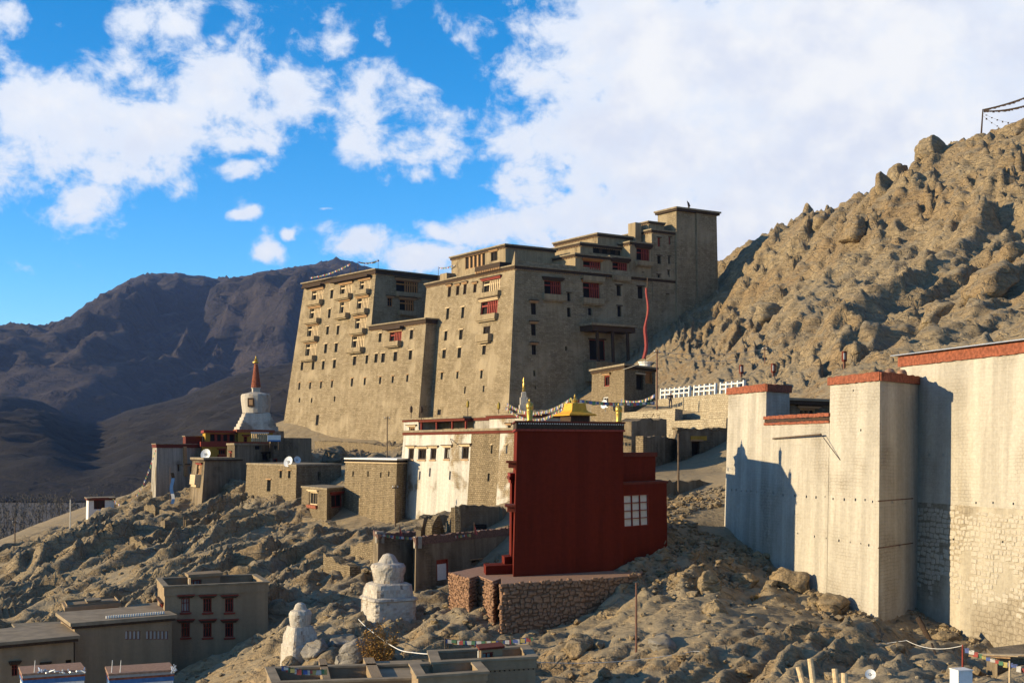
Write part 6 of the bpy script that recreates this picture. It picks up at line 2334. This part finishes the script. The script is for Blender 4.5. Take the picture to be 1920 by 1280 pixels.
for k, (px, py, Y, lab) in enumerate(((1418, 1130, 77, 'small dry tuft on the slope outside the bastion'), (1480, 1090, 81.5, 'dry tuft in the cleft under the fort curtain wall'))):
    c = W(px, py, Y)
    gz = ground(c.x, c.y)
    mb = MB()
    for j in range(260):
        a = rnd.uniform(0, 6.28)
        q = rnd.uniform(0, .4)
        p = Vector((c.x + math.cos(a) * q, c.y + math.sin(a) * q, gz - .05))
        d = Vector((math.cos(a) * q, math.sin(a) * q, rnd.uniform(.2, .55)))
        s = Vector((-d.y, d.x, 0)).normalized() * .015
        mb.add([p - s, p + s, p + d], [(0, 1, 2)])
    o = mb.build('dry_tuft', M['bush'], None, False, (c.x, c.y, gz))
    tag(o, lab, 'bush')

# far grove in the valley
M['grove'] = simple('bare_poplars', (.10, .085, .065), .95, .3, 0, .4)
mb = MB()
for k in range(420):
    Y = rnd.uniform(330, 760)
    px = rnd.uniform(-220, 300)
    x = (px - 960) / F * Y
    h = rnd.uniform(6, 11)
    mb.tube((x, Y, VALLEY - .5), (x, Y, VALLEY + h), .18, .03, 4, False)
    for j in range(46):
        t = rnd.uniform(.2, 1.0)
        w = (1 - abs(t - .5)) * 1.4
        p = Vector((x + rnd.gauss(0, w * .5), Y + rnd.gauss(0, w * .5), VALLEY + h * t))
        d = Vector((rnd.gauss(0, .3), rnd.gauss(0, .3), 1)).normalized() * rnd.uniform(.6, 1.4)
        s = Vector((rnd.gauss(0, 1), rnd.gauss(0, 1), 0)).normalized() * .16
        mb.add([p - s, p + s, p + d], [(0, 1, 2)])
o = mb.build('distant_grove', M['grove'])
o['kind'] = 'stuff'
o['label'] = 'bare grey grove on the valley floor beyond the broken rocks'
c = G(105, 420)
r = root('blue_shed', 'small shed with blue roof among the bare trees in the valley', 'shed', (*c, VALLEY))
MB().box((*c, VALLEY + 3), (14, 8, 6), .3).build('wall', M['grey'], r)
MB().box((*c, VALLEY + 6.3), (15, 9, .6), .3).build('roof', M['blue'], r)

# ------------------------------------------------------------------ a person by the terrace wall
def person(px, py, Y, lab, h=1.7):
    p = W(px, py, Y)
    base = Vector((p.x, p.y, p.z))
    r = root('person', lab, 'person', tuple(base))
    J = {'pel': (0, 0, .95), 'che': (.02, .0, 1.25), 'nec': (.03, 0, 1.47), 'hea': (.05, -.02, 1.62), 'top': (.05, -.02, 1.72),
         'sl': (-.19, 0, 1.38), 'el': (-.27, .03, 1.12), 'hl': (-.22, -.12, .92), 'sr': (.22, 0, 1.38), 'er': (.3, .05, 1.12), 'hr': (.27, -.1, .9),
         'hipl': (-.09, 0, .9), 'kl': (-.12, -.06, .5), 'al': (-.13, .02, .08), 'tl': (-.14, -.14, .03), 'hipr': (.1, 0, .9), 'kr': (.14, -.03, .5), 'ar': (.16, .06, .08), 'tr': (.18, -.1, .03)}
    names = list(J)
    E = [('pel', 'che'), ('che', 'nec'), ('nec', 'hea'), ('hea', 'top'), ('che', 'sl'), ('sl', 'el'), ('el', 'hl'), ('che', 'sr'), ('sr', 'er'), ('er', 'hr'), ('pel', 'hipl'), ('hipl', 'kl'), ('kl', 'al'), ('al', 'tl'), ('pel', 'hipr'), ('hipr', 'kr'), ('kr', 'ar'), ('ar', 'tr')]
    R_ = {'pel': .15, 'che': .17, 'nec': .06, 'hea': .1, 'top': .07, 'sl': .085, 'el': .06, 'hl': .045, 'sr': .085, 'er': .06, 'hr': .045, 'hipl': .11, 'kl': .075, 'al': .055, 'tl': .045, 'hipr': .11, 'kr': .075, 'ar': .055, 'tr': .045}
    me = bpy.data.meshes.new('body')
    me.from_pydata([J[n] for n in names], [(names.index(a), names.index(b)) for a, b in E], [])
    o = bpy.data.objects.new('body_rig', me)
    scene.collection.objects.link(o)
    sk = o.modifiers.new('s', 'SKIN')
    for i, n in enumerate(names):
        me.skin_vertices[0].data[i].radius = (R_[n], R_[n])
        me.skin_vertices[0].data[i].use_root = n == 'pel'
    o.modifiers.new('d', 'SUBSURF').levels = 2
    dg = bpy.context.evaluated_depsgraph_get()
    m2 = bpy.data.meshes.new_from_object(o.evaluated_get(dg))
    bpy.data.objects.remove(o)
    m2.materials.clear()
    for q in (simple('trousers', (.05, .05, .07)), simple('dark_coat', (.035, .03, .035)), simple('skin', (.35, .2, .13), .6), simple('dark_hair', (.02, .015, .012))):
        m2.materials.append(q)
    for pl in m2.polygons:
        z, x, y = pl.center.z, pl.center.x, pl.center.y
        pl.material_index = 0 if z < .85 and abs(x) < .21 else (3 if z > 1.64 or (z > 1.52 and y > .03) else (2 if z > 1.46 or (z < .96 and abs(x) > .2) else 1))
        pl.use_smooth = True
    ob = bpy.data.objects.new('body', m2)
    scene.collection.objects.link(ob)
    ob.parent = r


gz = ground(*W(1258, 0, 147).xy)
person(1257, 764, 148, 'person in dark coat and trousers standing by the pale terrace walls')


# ------------------------------------------------------------------ air
hz = MB().box((1500, 6400, (VALLEY - 6 + 880) / 2), (22000, 15000, 880 - VALLEY + 6)).build('haze', None)
hm = bpy.data.materials.new('mountain_air')
hm.use_nodes = True
hg = NG(hm.node_tree)
ho = hg.n('ShaderNodeOutputMaterial')
pv = hg.n('ShaderNodeVolumePrincipled', None, Density=3.5e-5, Anisotropy=0.2)
pv.inputs['Color'].default_value = (.33, .5, 1.0, 1)
hg.nt.links.new(pv.outputs[0], ho.inputs['Volume'])
hz.data.materials.append(hm)
hz['kind'] = 'stuff'
